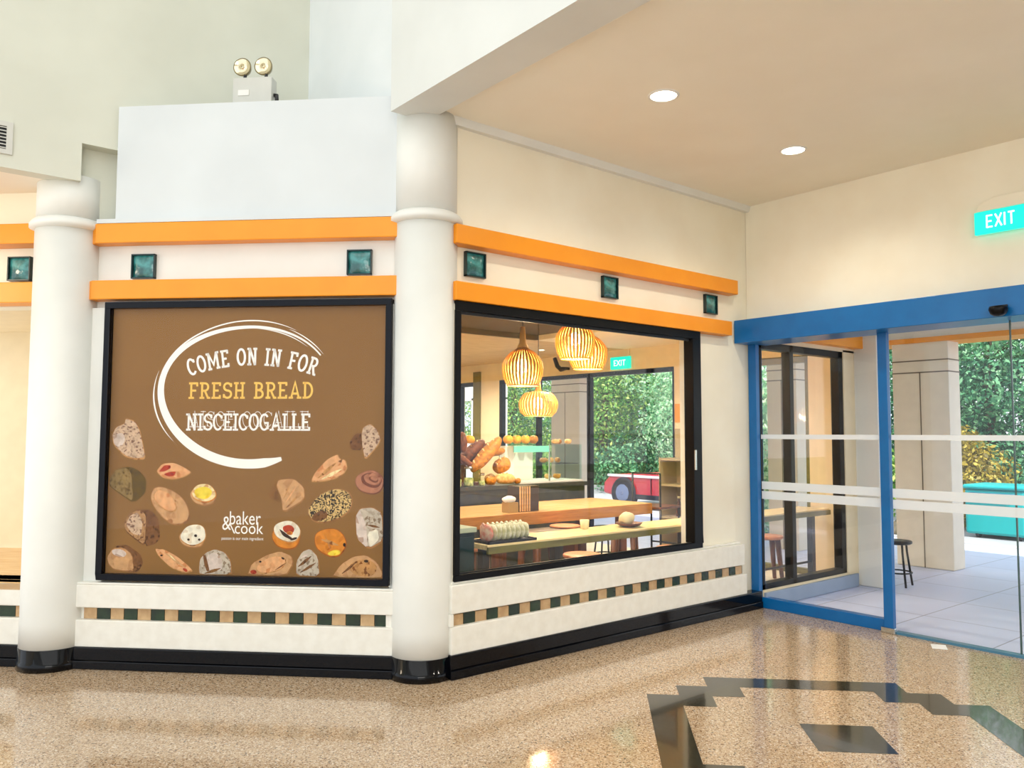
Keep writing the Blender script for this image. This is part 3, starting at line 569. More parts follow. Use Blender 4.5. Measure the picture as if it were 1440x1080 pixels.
w5 = struct('window_5', MB().box(XF, XF+.08, 11.1, 11.56, 2.36, 2.43).box(XF, XF+.08, 11.10, 11.15, 0, 2.4).box(XF, XF+.08, 11.51, 11.56, 0, 2.4), M['frame'])
obj('window_pane', MB().box(XF+.036, XF+.044, 11.14, 11.52, .05, 2.38), M['glass'], w5)
struct('trim_15', MB().box(XF-.03, XF+.1, 10.92, 11.11, 0, 2.6), M['olive'])
# outer window wall beyond the glass door
struct('wall_cafe_side', MB().box(6.35, 8.12, -.0, .14, 2.40, 3.2).box(7.88, 8.12, 0, .14, 0, 2.42).box(6.40, 7.9, .0, .14, 0, .15), M['cafewall'], frame=FB)
struct('trim_16', MB().box(6.58, 8.28, -.10, .0, 2.44, 2.57), M['orange'], frame=FB, bevel=.005)
w6 = struct('window_6', MB().box(6.40, 7.88, .01, .10, 2.335, 2.40).box(6.40, 7.88, .01, .10, .15, .20).box(6.40, 6.44, .01, .10, .15, 2.4).box(7.80, 7.88, .01, .10, .15, 2.4).box(6.90, 6.965, .01, .10, .15, 2.4), M['frame'], frame=FB, bevel=.004)
obj('window_pane', MB().box(6.44, 6.90, .05, .058, .19, 2.35), M['glass'], w6)
obj('window_pane', MB().box(6.965, 7.80, .05, .058, .19, 2.35), M['glass'], w6)
struct('trim_17', MB().box(6.40, 8.05, -.03, .0, 0, .13), mat('kerb_blue_grey', (150, 165, 185), .5), frame=FB, bevel=.006)

# ------------------------------------------------------------------ cafe furniture
t = thing('window_bar', 'narrow wooden window counter with olive front edge behind the cafe window', 'counter', (3.5, 4.55, 0))
obj('top', MB().box(0, 4.6, 0, .36, .725, .762), M['wood_p'], t, bevel=.004)
obj('front_apron', MB().box(0, 4.6, -.012, .012, .70, .748), M['olive'], t)
for xx in (.05, .75, 2.30, 3.2, 4.45): obj('leg', MB().box(xx, xx+.06, .12, .18, 0, .725), M['dark'], t)
obj('foot_rail', MB().ring([(.05, .15, .2), (4.5, .15, .2)], .012), M['dark'], t)
t = thing('communal_table', 'long thick wooden table in the middle of the cafe', 'table', (4.0, 6.0, 0))
obj('top', MB().box(0, 2.93, 0, .95, .665, .782), M['wood_o'], t, bevel=.006)
obj('surface', MB().box(.01, 2.92, .01, .94, .782, .7835), M['wood'], t)
for xx, yy in ((.25, .12), (.25, .75), (2.55, .12), (2.55, .75)): obj('leg', MB().box(xx, xx+.09, yy, yy+.09, 0, .665), M['wood_d'], t)
t = thing('cabinet', 'dark green cabinet with pale top at the lower left of the cafe window', 'cabinet', (3.13, 4.50, 0))
obj('body', MB().box(0, .23, .015, .5, 0, .87), M['green_cab'], t, bevel=.004)
obj('top', MB().box(-.005, .24, .0, .51, .87, .905), mat('pale_top', (190, 200, 170), .4), t, bevel=.004)
obj('door', MB().box(.02, .21, .003, .015, .08, .84), M['green_cab'], t, bevel=.003)
# stools
def stool(name, label, loc, hgt, r, seat_m, leg_m, ring=True, rz=0., group=None, lr=.014, splay=.05, square=False):
    t = thing(name, label, 'stool', loc, rz, group)
    obj('seat', MB().lathe([(r*.9, hgt-.035), (r, hgt-.025), (r, hgt-.008), (r*.95, hgt), (.01, hgt-.004)], seg=32), seat_m, t)
    for k in range(4):
        a = PI/4+k*PI/2; c, s_ = math.cos(a), math.sin(a); r0 = r*.72; r1 = r*.72+splay
        if square: obj('leg', MB().ring([(c*r1, s_*r1, 0), (c*r0, s_*r0, hgt-.03)], [.022, .034], 4), leg_m, t)
        else: obj('leg', MB().ring([(c*r1, s_*r1, 0), (c*r0, s_*r0, hgt*.75), (c*r0*.94, s_*r0*.94, hgt-.03)], lr, 8), leg_m, t)
    if ring:
        rr = r*.72+splay*.62; obj('foot_ring', MB().ring([(math.cos(2*PI*k/24)*rr, math.sin(2*PI*k/24)*rr, hgt*.30) for k in range(24)], lr*.75, 6, closed=True), leg_m, t)
    return t
st = stool('round_stool', 'round orange-wood stool under the window counter, middle of the cafe window', (5.12, 5.26, 0), .475, .175, M['wood_s'], M['wood_d'], False, .3, 'wooden stools in the cafe', square=True)
dup(st, (6.95, 5.05, 0), .2, 'wooden stool by the mullion of the window beyond the blue door', 'wooden stools in the cafe')
dup(st, (7.60, 5.0, 0), .9, 'wooden stool near the pillar end of the window beyond the blue door', 'wooden stools in the cafe')
dup(st, (6.12, 5.03, 0), .5, 'wooden stool under the right end of the window counter, at the window corner', 'wooden stools in the cafe')
hs = stool('high_stool', 'tall brown stool beside the green cabinet, its legs seen below the window counter', (3.86, 5.25, 0), .66, .17, M['wood_s'], M['wood_d'], False, .3, 'tall brown stools', square=True)
dup(hs, (4.72, 5.42, 0), .1, 'tall brown stool left of the round orange-wood stool, below the window counter', 'tall brown stools')
dup(hs, (5.85, 5.42, 0), .6, 'tall brown stool right of the round orange-wood stool, below the window counter', 'tall brown stools')
t = thing('bench', 'dark grey bench in front of the long table', 'bench', (4.55, 5.72, 0))
obj('seat', MB().box(0, 1.05, 0, .24, .60, .635), mat('bench_grey', (120, 112, 100), .4), t, bevel=.004)
for xx in (.05, .95): obj('leg', MB().box(xx, xx+.05, .04, .2, 0, .60), M['wood_d'], t)
t = tag(obj('round_board', MB().lathe([(.14, 0), (.15, .008), (.15, .018), (.14, .022)], seg=32), M['wood_s']), 'round wooden board lying on the grey bench', 'board'); t.location = (5.45, 5.84, .6355)
bs = stool('metal_stool', 'black metal stool standing outside behind the blue door post', (8.41, 4.0-.01, 0), .46, .145, M['dark'], M['dark'], True, .15, 'black metal stools', .011, .05)
bs2 = dup(bs, (6.95, 6.75, 0), .3, 'black metal stool behind the right end of the long table', 'black metal stools')
t = thing('high_chair_frame', 'black metal high chair inside by the window right edge', 'chair', (7.09, 6.02, 0), .12)
for xx, yy in ((0, 0), (.38, 0), (.38, .38)): obj('leg', MB().ring([(xx, yy, 0), (xx, yy, .72)], .012, 8), M['dark'], t)
obj('tall_leg', MB().ring([(0, .38, 0), (0, .38, 1.1)], .012, 8), M['dark'], t)
obj('tall_leg', MB().ring([(0, 0, .7), (0, 0, 1.1), (0, .38, 1.1)], .012, 8), M['dark'], t)
obj('seat', MB().box(-.02, .4, -.02, .4, .70, .725), M['wood_d'], t, bevel=.004)
obj('footrest', MB().ring([(0, 0, .28), (.38, 0, .28), (.38, .38, .28)], .010, 8), M['dark'], t)
# things on the window counter and the table
def rest(name, mb, m_, loc, label, cat, rz=0, group=None, bevel=0.):
    o = obj(name, mb, m_, bevel=bevel); o.location = loc; o.rotation_euler = (0, 0, rz); return tag(o, label, cat, group)
ZBT = .7622
t = rest('serving_tray', MB().box(-.215, .215, -.09, .09, 0, .008).box(-.225, .225, -.10, -.088, 0, .018).box(-.225, .225, .088, .10, 0, .018).box(-.225, -.213, -.10, .10, 0, .018).box(.213, .225, -.10, .10, 0, .018), M['dark'], (3.75, 4.665, ZBT), 'black tray under the row of wrapped packets', 'tray')
rnd = random.Random(4)
pk = []
for k in range(9):
    x = 3.575+k*.043; red = k == 0
    mb = MB(); mb.blob((0, 0, .058), (.0195, .075, .055), wob=.08, seed=k, power=.4, seg=20); mb.ring([(-.01, 0, .105), (rnd.uniform(-.008, .008), .03, .122), (.01, .05, .112)], [.012, .007, .012], 8)
    lab = 'red-tinted wrapped packet at the left end of the black tray' if red else ('cream wrapped packet at the right end of the black tray' if k == 8 else 'cream wrapped packet in the row on the black tray')
    rest('wrapped_packet', mb, mat('packet_red', (226, 90, 70), .4, rgb2=(240, 214, 190), scale=18) if red else M.setdefault('packet', mat('packet_cream', (244, 240, 214), .35, rgb2=(206, 202, 150), scale=34, bump=.6, bscale=50)), (x, 4.665, ZBT+.014), lab, 'packet', 0, 'wrapped packets on the tray')
rest('cup', MB().lathe([(.028, 0), (.034, .01), (.040, .075), (.037, .075), (.031, .012), (.001, .010)], seg=24, caps=False), M['cream_obj'], (4.74, 4.84, ZBT), 'small cream cup on the window counter', 'cup')
t = thing('serving_bowl', 'cream folded cloth in a shallow bowl on the window counter', 'bowl', (5.15, 4.72, ZBT))
obj('bowl', MB().lathe([(.05, 0), (.09, .012), (.115, .035), (.11, .035), (.08, .016), (.001, .012)], seg=28, caps=False), M['wood_d'], t)
obj('cloth', MB().blob((-.03, 0, .07), (.075, .06, .055), wob=.1, seed=3), M['cream_obj'], t)
t = thing('cutlery_box', 'dark slatted wooden box standing on the long table', 'box', (5.20, 6.18, .7837))
obj('body', MB().box(-.13, .13, -.09, .09, 0, .25), mat('dark_box', (62, 46, 20), .5), t, bevel=.004)
for k in range(5): obj('slat', MB().box(-.125+k*.03, -.108+k*.03, -.098, -.09, .005, .248), M['wood'], t)
t = thing('napkin_box', 'small tan box of white napkins beside the dark slatted box', 'box', (4.99, 6.13, .7837))
obj('body', MB().box(-.055, .06, -.06, .06, 0, .10), mat('kraft', (176, 146, 88), .7), t, bevel=.003)
obj('napkin', MB().blob((-.01, 0, .125), (.075, .05, .035), wob=.12, seed=6), M['paper'], t)
# serving counter with loaves and a glass display
t = thing('service_counter', 'dark stone counter at the back of the cafe below the breads', 'counter', (3.6, 7.35, 0))
obj('body', MB().box(0, 3.62, .02, .72, 0, .90), M['counter'], t)
obj('top', MB().box(-.03, 3.65, 0, .75, .90, .95), M['counter'], t, bevel=.005)
t = thing('display_case', 'glass pastry display case with teal top edge on the dark counter', 'display case', (6.13, 7.45, .951))
obj('side_pane', MB().box(0, .56, 0, .006, .02, .46), M['glass_soft'], t); obj('side_pane', MB().box(.575, 1.12, 0, .006, .02, .46), M['glass_soft'], t)
obj('top_pane', MB().box(0, 1.12, 0, .5, .46, .468), M['glass_soft'], t); obj('end_pane', MB().box(1.114, 1.12, .01, .5, .02, .46), M['glass_soft'], t)
obj('top_rail', MB().box(.0, .56, .004, .016, .375, .45), mat('teal_band', (120, 214, 200), .3), t)
obj('post', MB().box(.56, .575, 0, .015, 0, .46), M['chrome'], t); obj('base', MB().box(0, 1.12, 0, .5, 0, .02), M['trim'], t)
obj('back_panel', MB().box(.02, .55, .3, .31, .02, .45), M['paper'], t); obj('shelf', MB().box(.58, 1.11, .05, .48, .22, .226), M['glass_soft'], t)
def loaf(name, label, loc, L, r, m_, rot=(0, 0, 0), scores=4, group=None, cut=False):
    mb = MB().blob((0, 0, 0), (L/2, r, r*.85), power=.7, seg=20, wob=.03, seed=int(L*1000))
    for k in range(scores):
        x = -L*.32+L*.64*k/max(1, scores-1); rr = math.sqrt(max(.05, 1-(2*x/L)**2))
        mb.ring([(x-.02, -r*.45*rr, r*.80*rr), (x, 0, r*.93*rr), (x+.02, r*.45*rr, r*.80*rr)], [.004, r*.14, .004], 6, mi=1)
    o = tag(obj(name, mb, [m_, M['crumb']]), label, 'bread', group); o.location = loc; o.rotation_euler = rot
    return o
GP = 'breads on the service counter'
cz = .951
loaf('baguette', 'thick dark-crusted loaf behind the riser, upper middle of the bread pile', (5.80, 7.70, cz+.36), .44, .085, M['bread2'], (0, -.55, 0), 4, GP)
loaf('baguette', 'slim dark loaf crossing low in front of the olive post', (5.40, 7.47, cz+.30), .36, .04, M['bread2'], (0, .55, 0), 3, GP)
loaf('round_loaf', 'flat golden loaf lying on top of the round golden loaf', (5.97, 7.60, cz+.38), .28, .055, M['bread1'], (0, -.12, .1), 3, GP)
loaf('small_roll', 'pale roll between the small orange roll and the yellow-crusted loaf', (5.86, 7.58, cz+.068), .16, .06, M['bread4'], (0, -.3, .4), 2, GP)
loaf('small_roll', 'brown roll at the right foot of the bread pile', (6.13, 7.39, cz+.04), .11, .038, M['bread1'], (0, 0, .4), 2, GP)
loaf('baguette', 'large golden loaf leaning diagonally above the counter', (5.70, 7.44, cz+.36), .58, .085, M['bread1'], (0, -.72, 0), 5, GP)
loaf('baguette', 'dark brown loaf leaning behind the large golden one', (5.60, 7.62, cz+.38), .50, .075, M['bread2'], (0, -.60, 0), 4, GP)
loaf('round_loaf', 'round golden loaf at the right end of the bread pile', (5.955, 7.47, cz+.225), .26, .095, M['bread1'], (0, -.4, .2), 3, GP)
loaf('round_loaf', 'yellow-crusted loaf lying below the round golden loaf', (5.94, 7.39, cz+.072), .32, .07, M['bread4'], (0, .05, .1), 4, GP)
loaf('small_roll', 'small orange roll low in the middle of the bread pile', (5.74, 7.41, cz+.055), .17, .06, M['bread1'], (0, .1, .4), 2, GP)
loaf('long_roll', 'brown roll standing upright by the olive post', (5.44, 7.55, cz+.50), .24, .055, M['bread2'], (0, 1.45, 0), 2, GP)
loaf('long_roll', 'reddish brown roll tilted at the far left of the bread pile', (5.17, 7.5, cz+.44), .28, .06, M['bread2'], (0, .9, 0), 2, GP)
loaf('small_roll', 'small orange roll at the left end of the counter', (5.14, 7.45, cz+.20), .18, .06, M['bread1'], (0, .1, 0), 2, GP)
loaf('small_roll', 'small golden roll beside the upright brown roll', (5.58, 7.6, cz+.53), .13, .055, M['bread3'], (0, .2, 0), 1, GP)
def basket(x, y, wd, dp, hh, label, z=cz):
    t = thing('bread_basket', label, 'basket', (x, y, z)); mb = MB(); n = 5
    for k in range(n):
        z0 = .01+hh*k/n; e_ = .02*k/n
        mb.ring([(-wd/2-e_, -dp/2-e_, z0), (wd/2+e_, -dp/2-e_, z0), (wd/2+e_, dp/2+e_, z0), (-wd/2-e_, dp/2+e_, z0)], hh/n*.5, 6, closed=True)
    obj('weave', mb, M['wicker'], t); obj('bottom', MB().box(-wd/2, wd/2, -dp/2, dp/2, 0, .012), M['wicker'], t); return t
t = thing('display_riser', 'brown wooden riser holding up the leaning loaves', 'riser', (5.45, 7.52, cz))
obj('frame', MB().box(-.38, .30, .04, .20, 0, .03).box(-.38, -.35, .04, .2, 0, .34).box(.02, .05, .04, .2, 0, .36).box(-.38, .12, .04, .2, .34, .365), M['wood_d'], t)
def jar(x, y, hh, r, label):
    t = thing('glass_jar', label, 'jar', (x, y, cz), group='glass jars on the service counter')
    obj('glass', MB().lathe([(r*.9, 0), (r, .01), (r, hh*.72), (r*.72, hh*.86), (r*.72, hh)], seg=24, caps=False), M['glass_soft'], t)
    obj('filling', MB().lathe([(r*.86, .006), (r*.9, .02), (r*.9, hh*.5)], seg=20), M['jarfill'], t)
    obj('lid', MB().lathe([(r*.76, hh), (r*.78, hh+.005), (r*.78, hh+.025), (r*.7, hh+.03)], seg=24), M['chrome'], t)
M['jarfill'] = mat('jar_filling', (206, 206, 150), .5, rgb2=(96, 110, 50), scale=30)
jar(5.26, 7.40, .17, .055, 'glass jar at the left end of the counter'); jar(5.42, 7.40, .20, .06, 'taller glass jar right of the first one'); jar(5.60, 7.39, .12, .04, 'small glass jar in front of the large golden loaf')
for k, (xx, m_) in enumerate(((6.17, 'bread3'), (6.31, 'bread3'), (6.45, 'bread3'), (6.58, 'bread1'))):
    loaf('bun', ['yellow bun at the left end on top of the display case', 'yellow bun second from left on top of the display case', 'yellow bun third from left on top of the display case', 'brown-topped bun right of the yellow buns on the display case'][k], (xx, 7.62, 1.42+.058), .125, .06, M[m_], (0, 0, .3*k), 2, 'buns on top of the display case')
for k, (xx, yy) in enumerate(((6.93, 7.6), (7.05, 7.66), (7.15, 7.6))):
    loaf('croissant', ['croissant left of three on the clear end of the display case', 'croissant in the middle of three on the clear end of the display case', 'croissant right of three on the clear end of the display case'][k], (xx, yy, 1.42+.030), .13, .034, M['bread4' if k != 1 else 'bread1'], (0, 0, .7*k), 3, 'croissants on the display case')
for k in range(5):
    loaf('pastry', 'golden pastry on the middle shelf of the display case' if k < 3 else 'golden pastry on the floor of the display case', (6.78+.12*k if k < 3 else 6.85+.16*(k-3), 7.66, .951+(.265 if k < 3 else .06)), .12, .038, M['bread4' if k % 2 else 'bread1'], (0, 0, .4*k), 2, 'pastries on the middle shelf' if k < 3 else 'pastries on the case floor')
# pendants
def pendant(label, x, y, z, R, H, flat, ztop):
    t = thing('pendant_lamp', label, 'pendant lamp', (x, y, z), group='slatted wooden pendant lamps'); mb = MB(); n = 34
    if flat: prof = [(.30*R, H*.5), (.72*R, H*.42), (.97*R, H*.12), (R, -.1*H), (.90*R, -.36*H), (.72*R, -.5*H)]
    else: prof = [(.17*R, H*.62), (.24*R, H*.5), (.62*R, H*.36), (.93*R, H*.14), (R, -.06*H), (.93*R, -.30*H), (.76*R, -.5*H)]
    # smooth profile
    P = []
    for i in range(len(prof)-1):
        a, b = prof[max(i-1, 0)], prof[i]; c_, d = prof[i+1], prof[min(i+2, len(prof)-1)]
        for q in range(4):
            s_ = q/4; f = lambda k: .5*((2*b[k])+(-a[k]+c_[k])*s_+(2*a[k]-5*b[k]+4*c_[k]-d[k])*s_*s_+(-a[k]+3*b[k]-3*c_[k]+d[k])*s_**3)
            P.append((f(0), f(1)))
    P.append(prof[-1])
    for k in range(n):
        a = 2*PI*k/n; c, s_ = math.cos(a), math.sin(a); hw = PI*R/n*.60; rows = []
        for r, hz in P:
            hwr = hw*(.35+.65*r/R); rows.append([mb.b.verts.new((r_*c-o_*s_, r_*s_+o_*c, hz)) for r_, o_ in ((r, -hwr), (r, hwr), (r-.006, hwr), (r-.006, -hwr))])
        for A, B in zip(rows, rows[1:]):
            for i in range(4): mb.b.faces.new((A[i], A[(i+1) % 4], B[(i+1) % 4], B[i]))
    obj('slatted_shade', mb, M['slat'], t)
    obj('ring', MB().ring([(math.cos(2*PI*k/32)*prof[-1][0]*.99, math.sin(2*PI*k/32)*prof[-1][0]*.99, prof[-1][1]) for k in range(32)], .007, 6, closed=True), M['slat'], t)
    obj('neck', MB().lathe([(.055 if not flat else .04, H*.5), (.03, H*.62), (.022, H*.9 if flat else H*1.05)], seg=20), M['slat'], t)
    obj('cord', MB().ring([(0, 0, H*.6), (0, 0, ztop-z)], .004, 6), M['dark'], t)
    obj('bulb', MB().blob((0, 0, H*.02), (.055, .055, .065), seg=16), M['bulb'], t)
    light('pendant_glow', 'POINT', (x, y, z-H*.25), 34, (1, .80, .50), shadow_soft_size=.07)
pendant('large slatted pendant lamp hanging alone at the left, with long neck', 4.62, 5.5, 2.15, .185, .34, False, ZF+.06)
pendant('slatted pendant lamp cut off by the window top, left of the overlapping two', 5.27, 5.5, 2.44, .19, .36, False, ZF+.06)
pendant('slatted pendant lamp on the right of the overlapping two', 5.93, 6.0, 2.41, .205, .36, False, ZF+.06)
pendant('flat wide slatted pendant lamp hanging lowest', 5.68, 6.5, 1.872, .21, .26, True, ZF+.06)
for k, (x, y) in enumerate(((4.3, 8.6), (6.0, 8.9), (7.4, 8.4), (7.4, 5.8))):
    downlight(x, y, ZF, ['cafe ceiling lamp in the planks at the left', 'cafe ceiling lamp in the planks at the middle', 'cafe ceiling lamp in the planks near the glass door', 'cafe ceiling lamp over the high chair'][k], 110, .05, True, 'small cafe ceiling lamps')
for x, y in ((4.0, 6.6), (6.2, 6.6), (4.2, 10.5), (7.2, 10.6), (7.3, 9.2)): light('cafe_downlight', 'SPOT', (x, y, ZF-.02), 150, (1, .90, .72), aim=(x, y, 0), spot_size=2.7, spot_blend=.8, shadow_soft_size=.06)
for x, y in ((3.75, 5.0), (5.1, 4.85), (6.3, 5.1)): light('counter_fill', 'SPOT', (x, y, ZF-.02), 70, (1, .90, .72), aim=(x, y, 0), spot_size=1.25, spot_blend=.7, shadow_soft_size=.06)  # fill spots added to brighten counter top, stools and floor; no fittings
t = thing('exit_sign', 'lit teal exit sign on the far cafe wall above the glass door', 'exit sign', (XF-.03, 7.68, 2.45), -PI/2)
obj('housing', MB().box(-.18, .16, 0, .03, .16, .29), M['cafewall'], t, bevel=.01); obj('panel', MB().box(-.18, .18, -.01, .03, 0, .17), M['exit'], t, bevel=.006)
text_obj('lettering', 'EXIT', -.11, .11, .045, .125, -.0115, M['exit_w'], t)
t = thing('wall_speaker', 'dark curved speaker on the cafe wall behind the right pendants', 'speaker', (XF-.14, 8.75, 2.52), -PI/2)
obj('body', MB().ring([(-.16, 0, .16), (-.10, 0, .04), (.0, -.02, -.02), (.14, -.02, -.01)], [.03, .035, .035, .02], 10), M['dark'], t); obj('arm', MB().box(-.02, .02, 0, .14, -.02, .02), M['dark'], t)  # plain dark speaker body, no lamp in it
# right pier: orange panel, shelf unit with dispenser
t = obj('orange_panel', MB().box(-.015, 0, 6.10, 6.74, 1.70, 1.94), mat('panel_orange', (240, 164, 52), .45)); t.location = (XF-.001, 0, 0); tag(t, 'plain orange panel on the cafe wall by the right window edge', 'wall panel')
t = thing('shelf_unit', 'beige shelf unit under the orange panel by the right window edge', 'shelf', (XF-.36, 6.42, 0))
sm = mat('shelf_beige', (176, 160, 122), .5)
obj('back', MB().box(.32, .34, -.30, .30, 0, 1.62), sm, t)
for s_ in (-.30, .28): obj('side', MB().box(0, .34, s_, s_+.02, 0, 1.25), sm, t)
for z in (.05, .5, .9, 1.22): obj('shelf_board', MB().box(.01, .34, -.29, .29, z, z+.025), sm, t)
for k, (yy, c_) in enumerate(((6.22, (70, 36, 18)), (6.36, (60, 40, 24)), (6.52, (86, 50, 20)))):
    t = thing('bottle', ['brown bottle nearest the pier edge on the shelf unit', 'brown bottle in the middle on the shelf unit', 'brown bottle nearest the glass door on the shelf unit'][k], 'bottle', (XF-.22, yy, .526), group='brown bottles on the shelf unit')
    obj('body', MB().lathe([(.035, 0), (.04, .01), (.04, .14), (.016, .19), (.016, .22)], seg=20), mat('bottle_brown', c_, .15, coat=.6), t); obj('cap', MB().lathe([(.018, .22), (.018, .245)], seg=16), M['cream_obj'], t)

# ------------------------------------------------------------------ outside
struct('ground_paving', MB().box(6.45, 12.4, -8, 4.4, -.12, -.002).box(8.3, 12.4, 4.4, 30, -.12, -.002), M['pave'])
struct('ground_road', MB().box(12.4, 16.4, -8, 34, -.16, -.06), M['road'])
struct('ground_lawn', MB().box(16.4, 60, -20, 60, -.12, .05), M['grass'])
struct('kerb', MB().box(12.3, 12.45, -8, 34, -.12, .02).box(16.3, 16.5, -8, 34, -.1, .1), mat('kerb_stone', (190, 192, 196), .7))
struct('ceiling_canopy', MB().box(6.57, 10.3, -8, 4.35, 2.95, 3.1).box(8.37, 10.3, 4.35, 30, 2.95, 3.1), M['white'])
struct('canopy_beam', MB().box(9.8, 10.2, -8, 30, 2.70, 2.96), M['white'])
struct('trim_18', MB().box(9.76, 10.24, -8, 30, 2.64, 2.70), M['orange'])
def pillar(x, y, sx, sy, label, top=2.95, m_='pillar', groove=True):
    t = thing('square_pillar', label, 'pillar', (x, y, 0), group='square pillars outside')
    obj('shaft', MB().box(0, sx, 0, sy, 0, top), M[m_], t, bevel=.008)
    if groove:
        obj('groove', MB().box(-.003, sx+.003, -.003, sy+.003, 2.42, 2.435).box(-.003, sx+.003, -.003, sy+.003, 2.28, 2.295).box(-.003, .0, sy*.5-.006, sy*.5+.006, 0, 2.28), M['groove'], t)
    return t
pillar(9.78, 3.99, .3, .65, 'square beige pillar with grooved top seen through the sliding glass door', 2.70)
pillar(9.80, 10.13, .32, .73, 'square pillar outside the far cafe window', 2.70)
pillar(9.80, 5.95, .32, .45, 'square pillar seen through the window beyond the blue door', 2.70)
pillar(8.10, 4.0, .28, .25, 'pale pillar at the outer corner of the cafe', 2.95, 'white', False)
# red car
t = thing('car', 'red car parked outside, seen through the far cafe door', 'car', (13.05, 12.75, -.06), -PI/2)
body = [(0, .30), (.03, .54), (.22, .72), (1.95, .84), (2.35, 1.32), (3.25, 1.36), (3.68, 1.0), (3.86, .9), (3.92, .55), (3.88, .28), (3.6, .24), (.4, .24)]
obj('body', MB().prism(body, 0, 1.72, 'y'), M['car'], t, bevel=.06, seg=3)
obj('window_band', MB().prism([(2.02, .88), (2.40, 1.27), (3.2, 1.30), (3.58, .98)], -.012, 1.732, 'y'), M['carglass'], t)
obj('highlight_strip', MB().box(.18, 3.85, -.02, -.005, .68, .73), mat('car_glare_white', (240, 240, 245), .2, .3), t); obj('sill', MB().box(.9, 3.2, -.015, .05, .22, .32), M['tyre'], t)  # white strip paints the glare along the bonnet edge
obj('door_seam', MB().box(1.42, 1.435, -.014, 0, .34, .68).box(2.45, 2.465, -.014, 0, .34, .68), M['dark'], t)
for xx in (.66, 3.15):
    for yy in (.02, 1.7):
        wh = obj('wheel', MB().lathe([(.20, -.09), (.31, -.10), (.335, -.06), (.335, .06), (.31, .10), (.20, .09)], (xx, yy, .335), axis='y', seg=32), M['tyre'], t)
        obj('rim', MB().lathe([(.03, -.115), (.05, -.105), (.19, -.095), (.20, -.08)], (xx, yy, .335), axis='y', seg=10, smooth=False), M['rim'], wh)
# bin, stones, bush
t = thing('waste_bin', 'large teal wheeled bin at the right edge beyond the glass door', 'bin', (13.7, 4.55, -.06), 0)
obj('body', MB().prism([(0, .06), (.86, .06), (.86, .76), (0, .76)], 0, .8, 'x'), M['bin'], t, bevel=.04); obj('lid', MB().box(-.03, .83, -.02, .88, .76, .83), M['bin'], t, bevel=.03)
obj('label_patch', MB().box(-.035, -.005, .28, .42, .58, .70), M['bind'], t); obj('handle', MB().ring([(-.04, .1, .70), (-.07, .1, .70), (-.07, .76, .70), (-.04, .76, .70)], .016, 8), M['bind'], t)
for yy in (.12, .70): obj('wheel', MB().lathe([(.06, -.03), (.08, -.02), (.08, .02), (.06, .03)], (.1, yy, .08), axis='y', seg=20), M['tyre'], t)
rr = random.Random(8)
for k, (x, y, r, lab) in enumerate(((13.2, 5.68, .30, 'large grey-brown stone left of the teal bin'), (13.75, 6.25, .24, 'smaller grey stone behind the large stone'), (13.05, 6.32, .18, 'small stone nearest the pillar'))):
    rest('stone', MB().blob((0, 0, r*.5), (r*.9, r*1.1, r*.75), wob=.12, seed=k, seg=18), M['rock'], (x, y, -.06), lab, 'stone', 0, 'stones by the bin')
def foliage(name, parent, m_, blobs, n, size, seed, aspect=.5, droop=0.):
    g = np.random.default_rng(seed); V = []; tot = sum(b[3]*b[4] for b in blobs)
    B = g.choice(len(blobs), n, p=np.array([b[3]*b[4] for b in blobs])/tot); bl = np.array(blobs)[B]
    d = g.normal(size=(n, 3)); d /= np.linalg.norm(d, axis=1)[:, None]; rad = g.uniform(.55, 1.05, n)**.6
    c = bl[:, :3]+d*rad[:, None]*bl[:, [3, 3, 4]]
    nrm = d+g.normal(size=(n, 3))*.6; nrm /= np.linalg.norm(nrm, axis=1)[:, None]
    a = np.cross(nrm, g.normal(size=(n, 3))); a[:, 2] -= droop; a /= np.linalg.norm(a, axis=1)[:, None]; b = np.cross(nrm, a); b /= np.linalg.norm(b, axis=1)[:, None]+1e-9
    s_ = size*g.uniform(.6, 1.4, n)[:, None]
    P = np.stack([c-a*s_*.5, c+b*s_*aspect*.5, c+a*s_*.5, c-b*s_*aspect*.5], 1).reshape(-1, 3)
    me = bpy.data.meshes.new(name); me.vertices.add(4*n); me.vertices.foreach_set('co', P.ravel()); me.loops.add(4*n); me.loops.foreach_set('vertex_index', np.arange(4*n))
    me.polygons.add(n); me.polygons.foreach_set('loop_start', np.arange(n)*4); me.polygons.foreach_set('loop_total', np.full(n, 4)); me.update(); me.validate(); me.materials.append(m_)
    return obj(name, me, None, parent)
LM = {'fresh': leafmat('leaf_fresh', [(36, 92, 44), (84, 150, 66), (146, 200, 92), (220, 236, 140)]), 'deep': leafmat('leaf_deep', [(20, 70, 52), (48, 116, 82), (92, 164, 116), (158, 212, 160)]),
      'mint': leafmat('leaf_mint', [(90, 156, 112), (140, 200, 148), (190, 232, 184), (230, 246, 216)]), 'gold': leafmat('leaf_gold', [(84, 78, 12), (136, 120, 24), (176, 154, 44), (214, 196, 96)])}
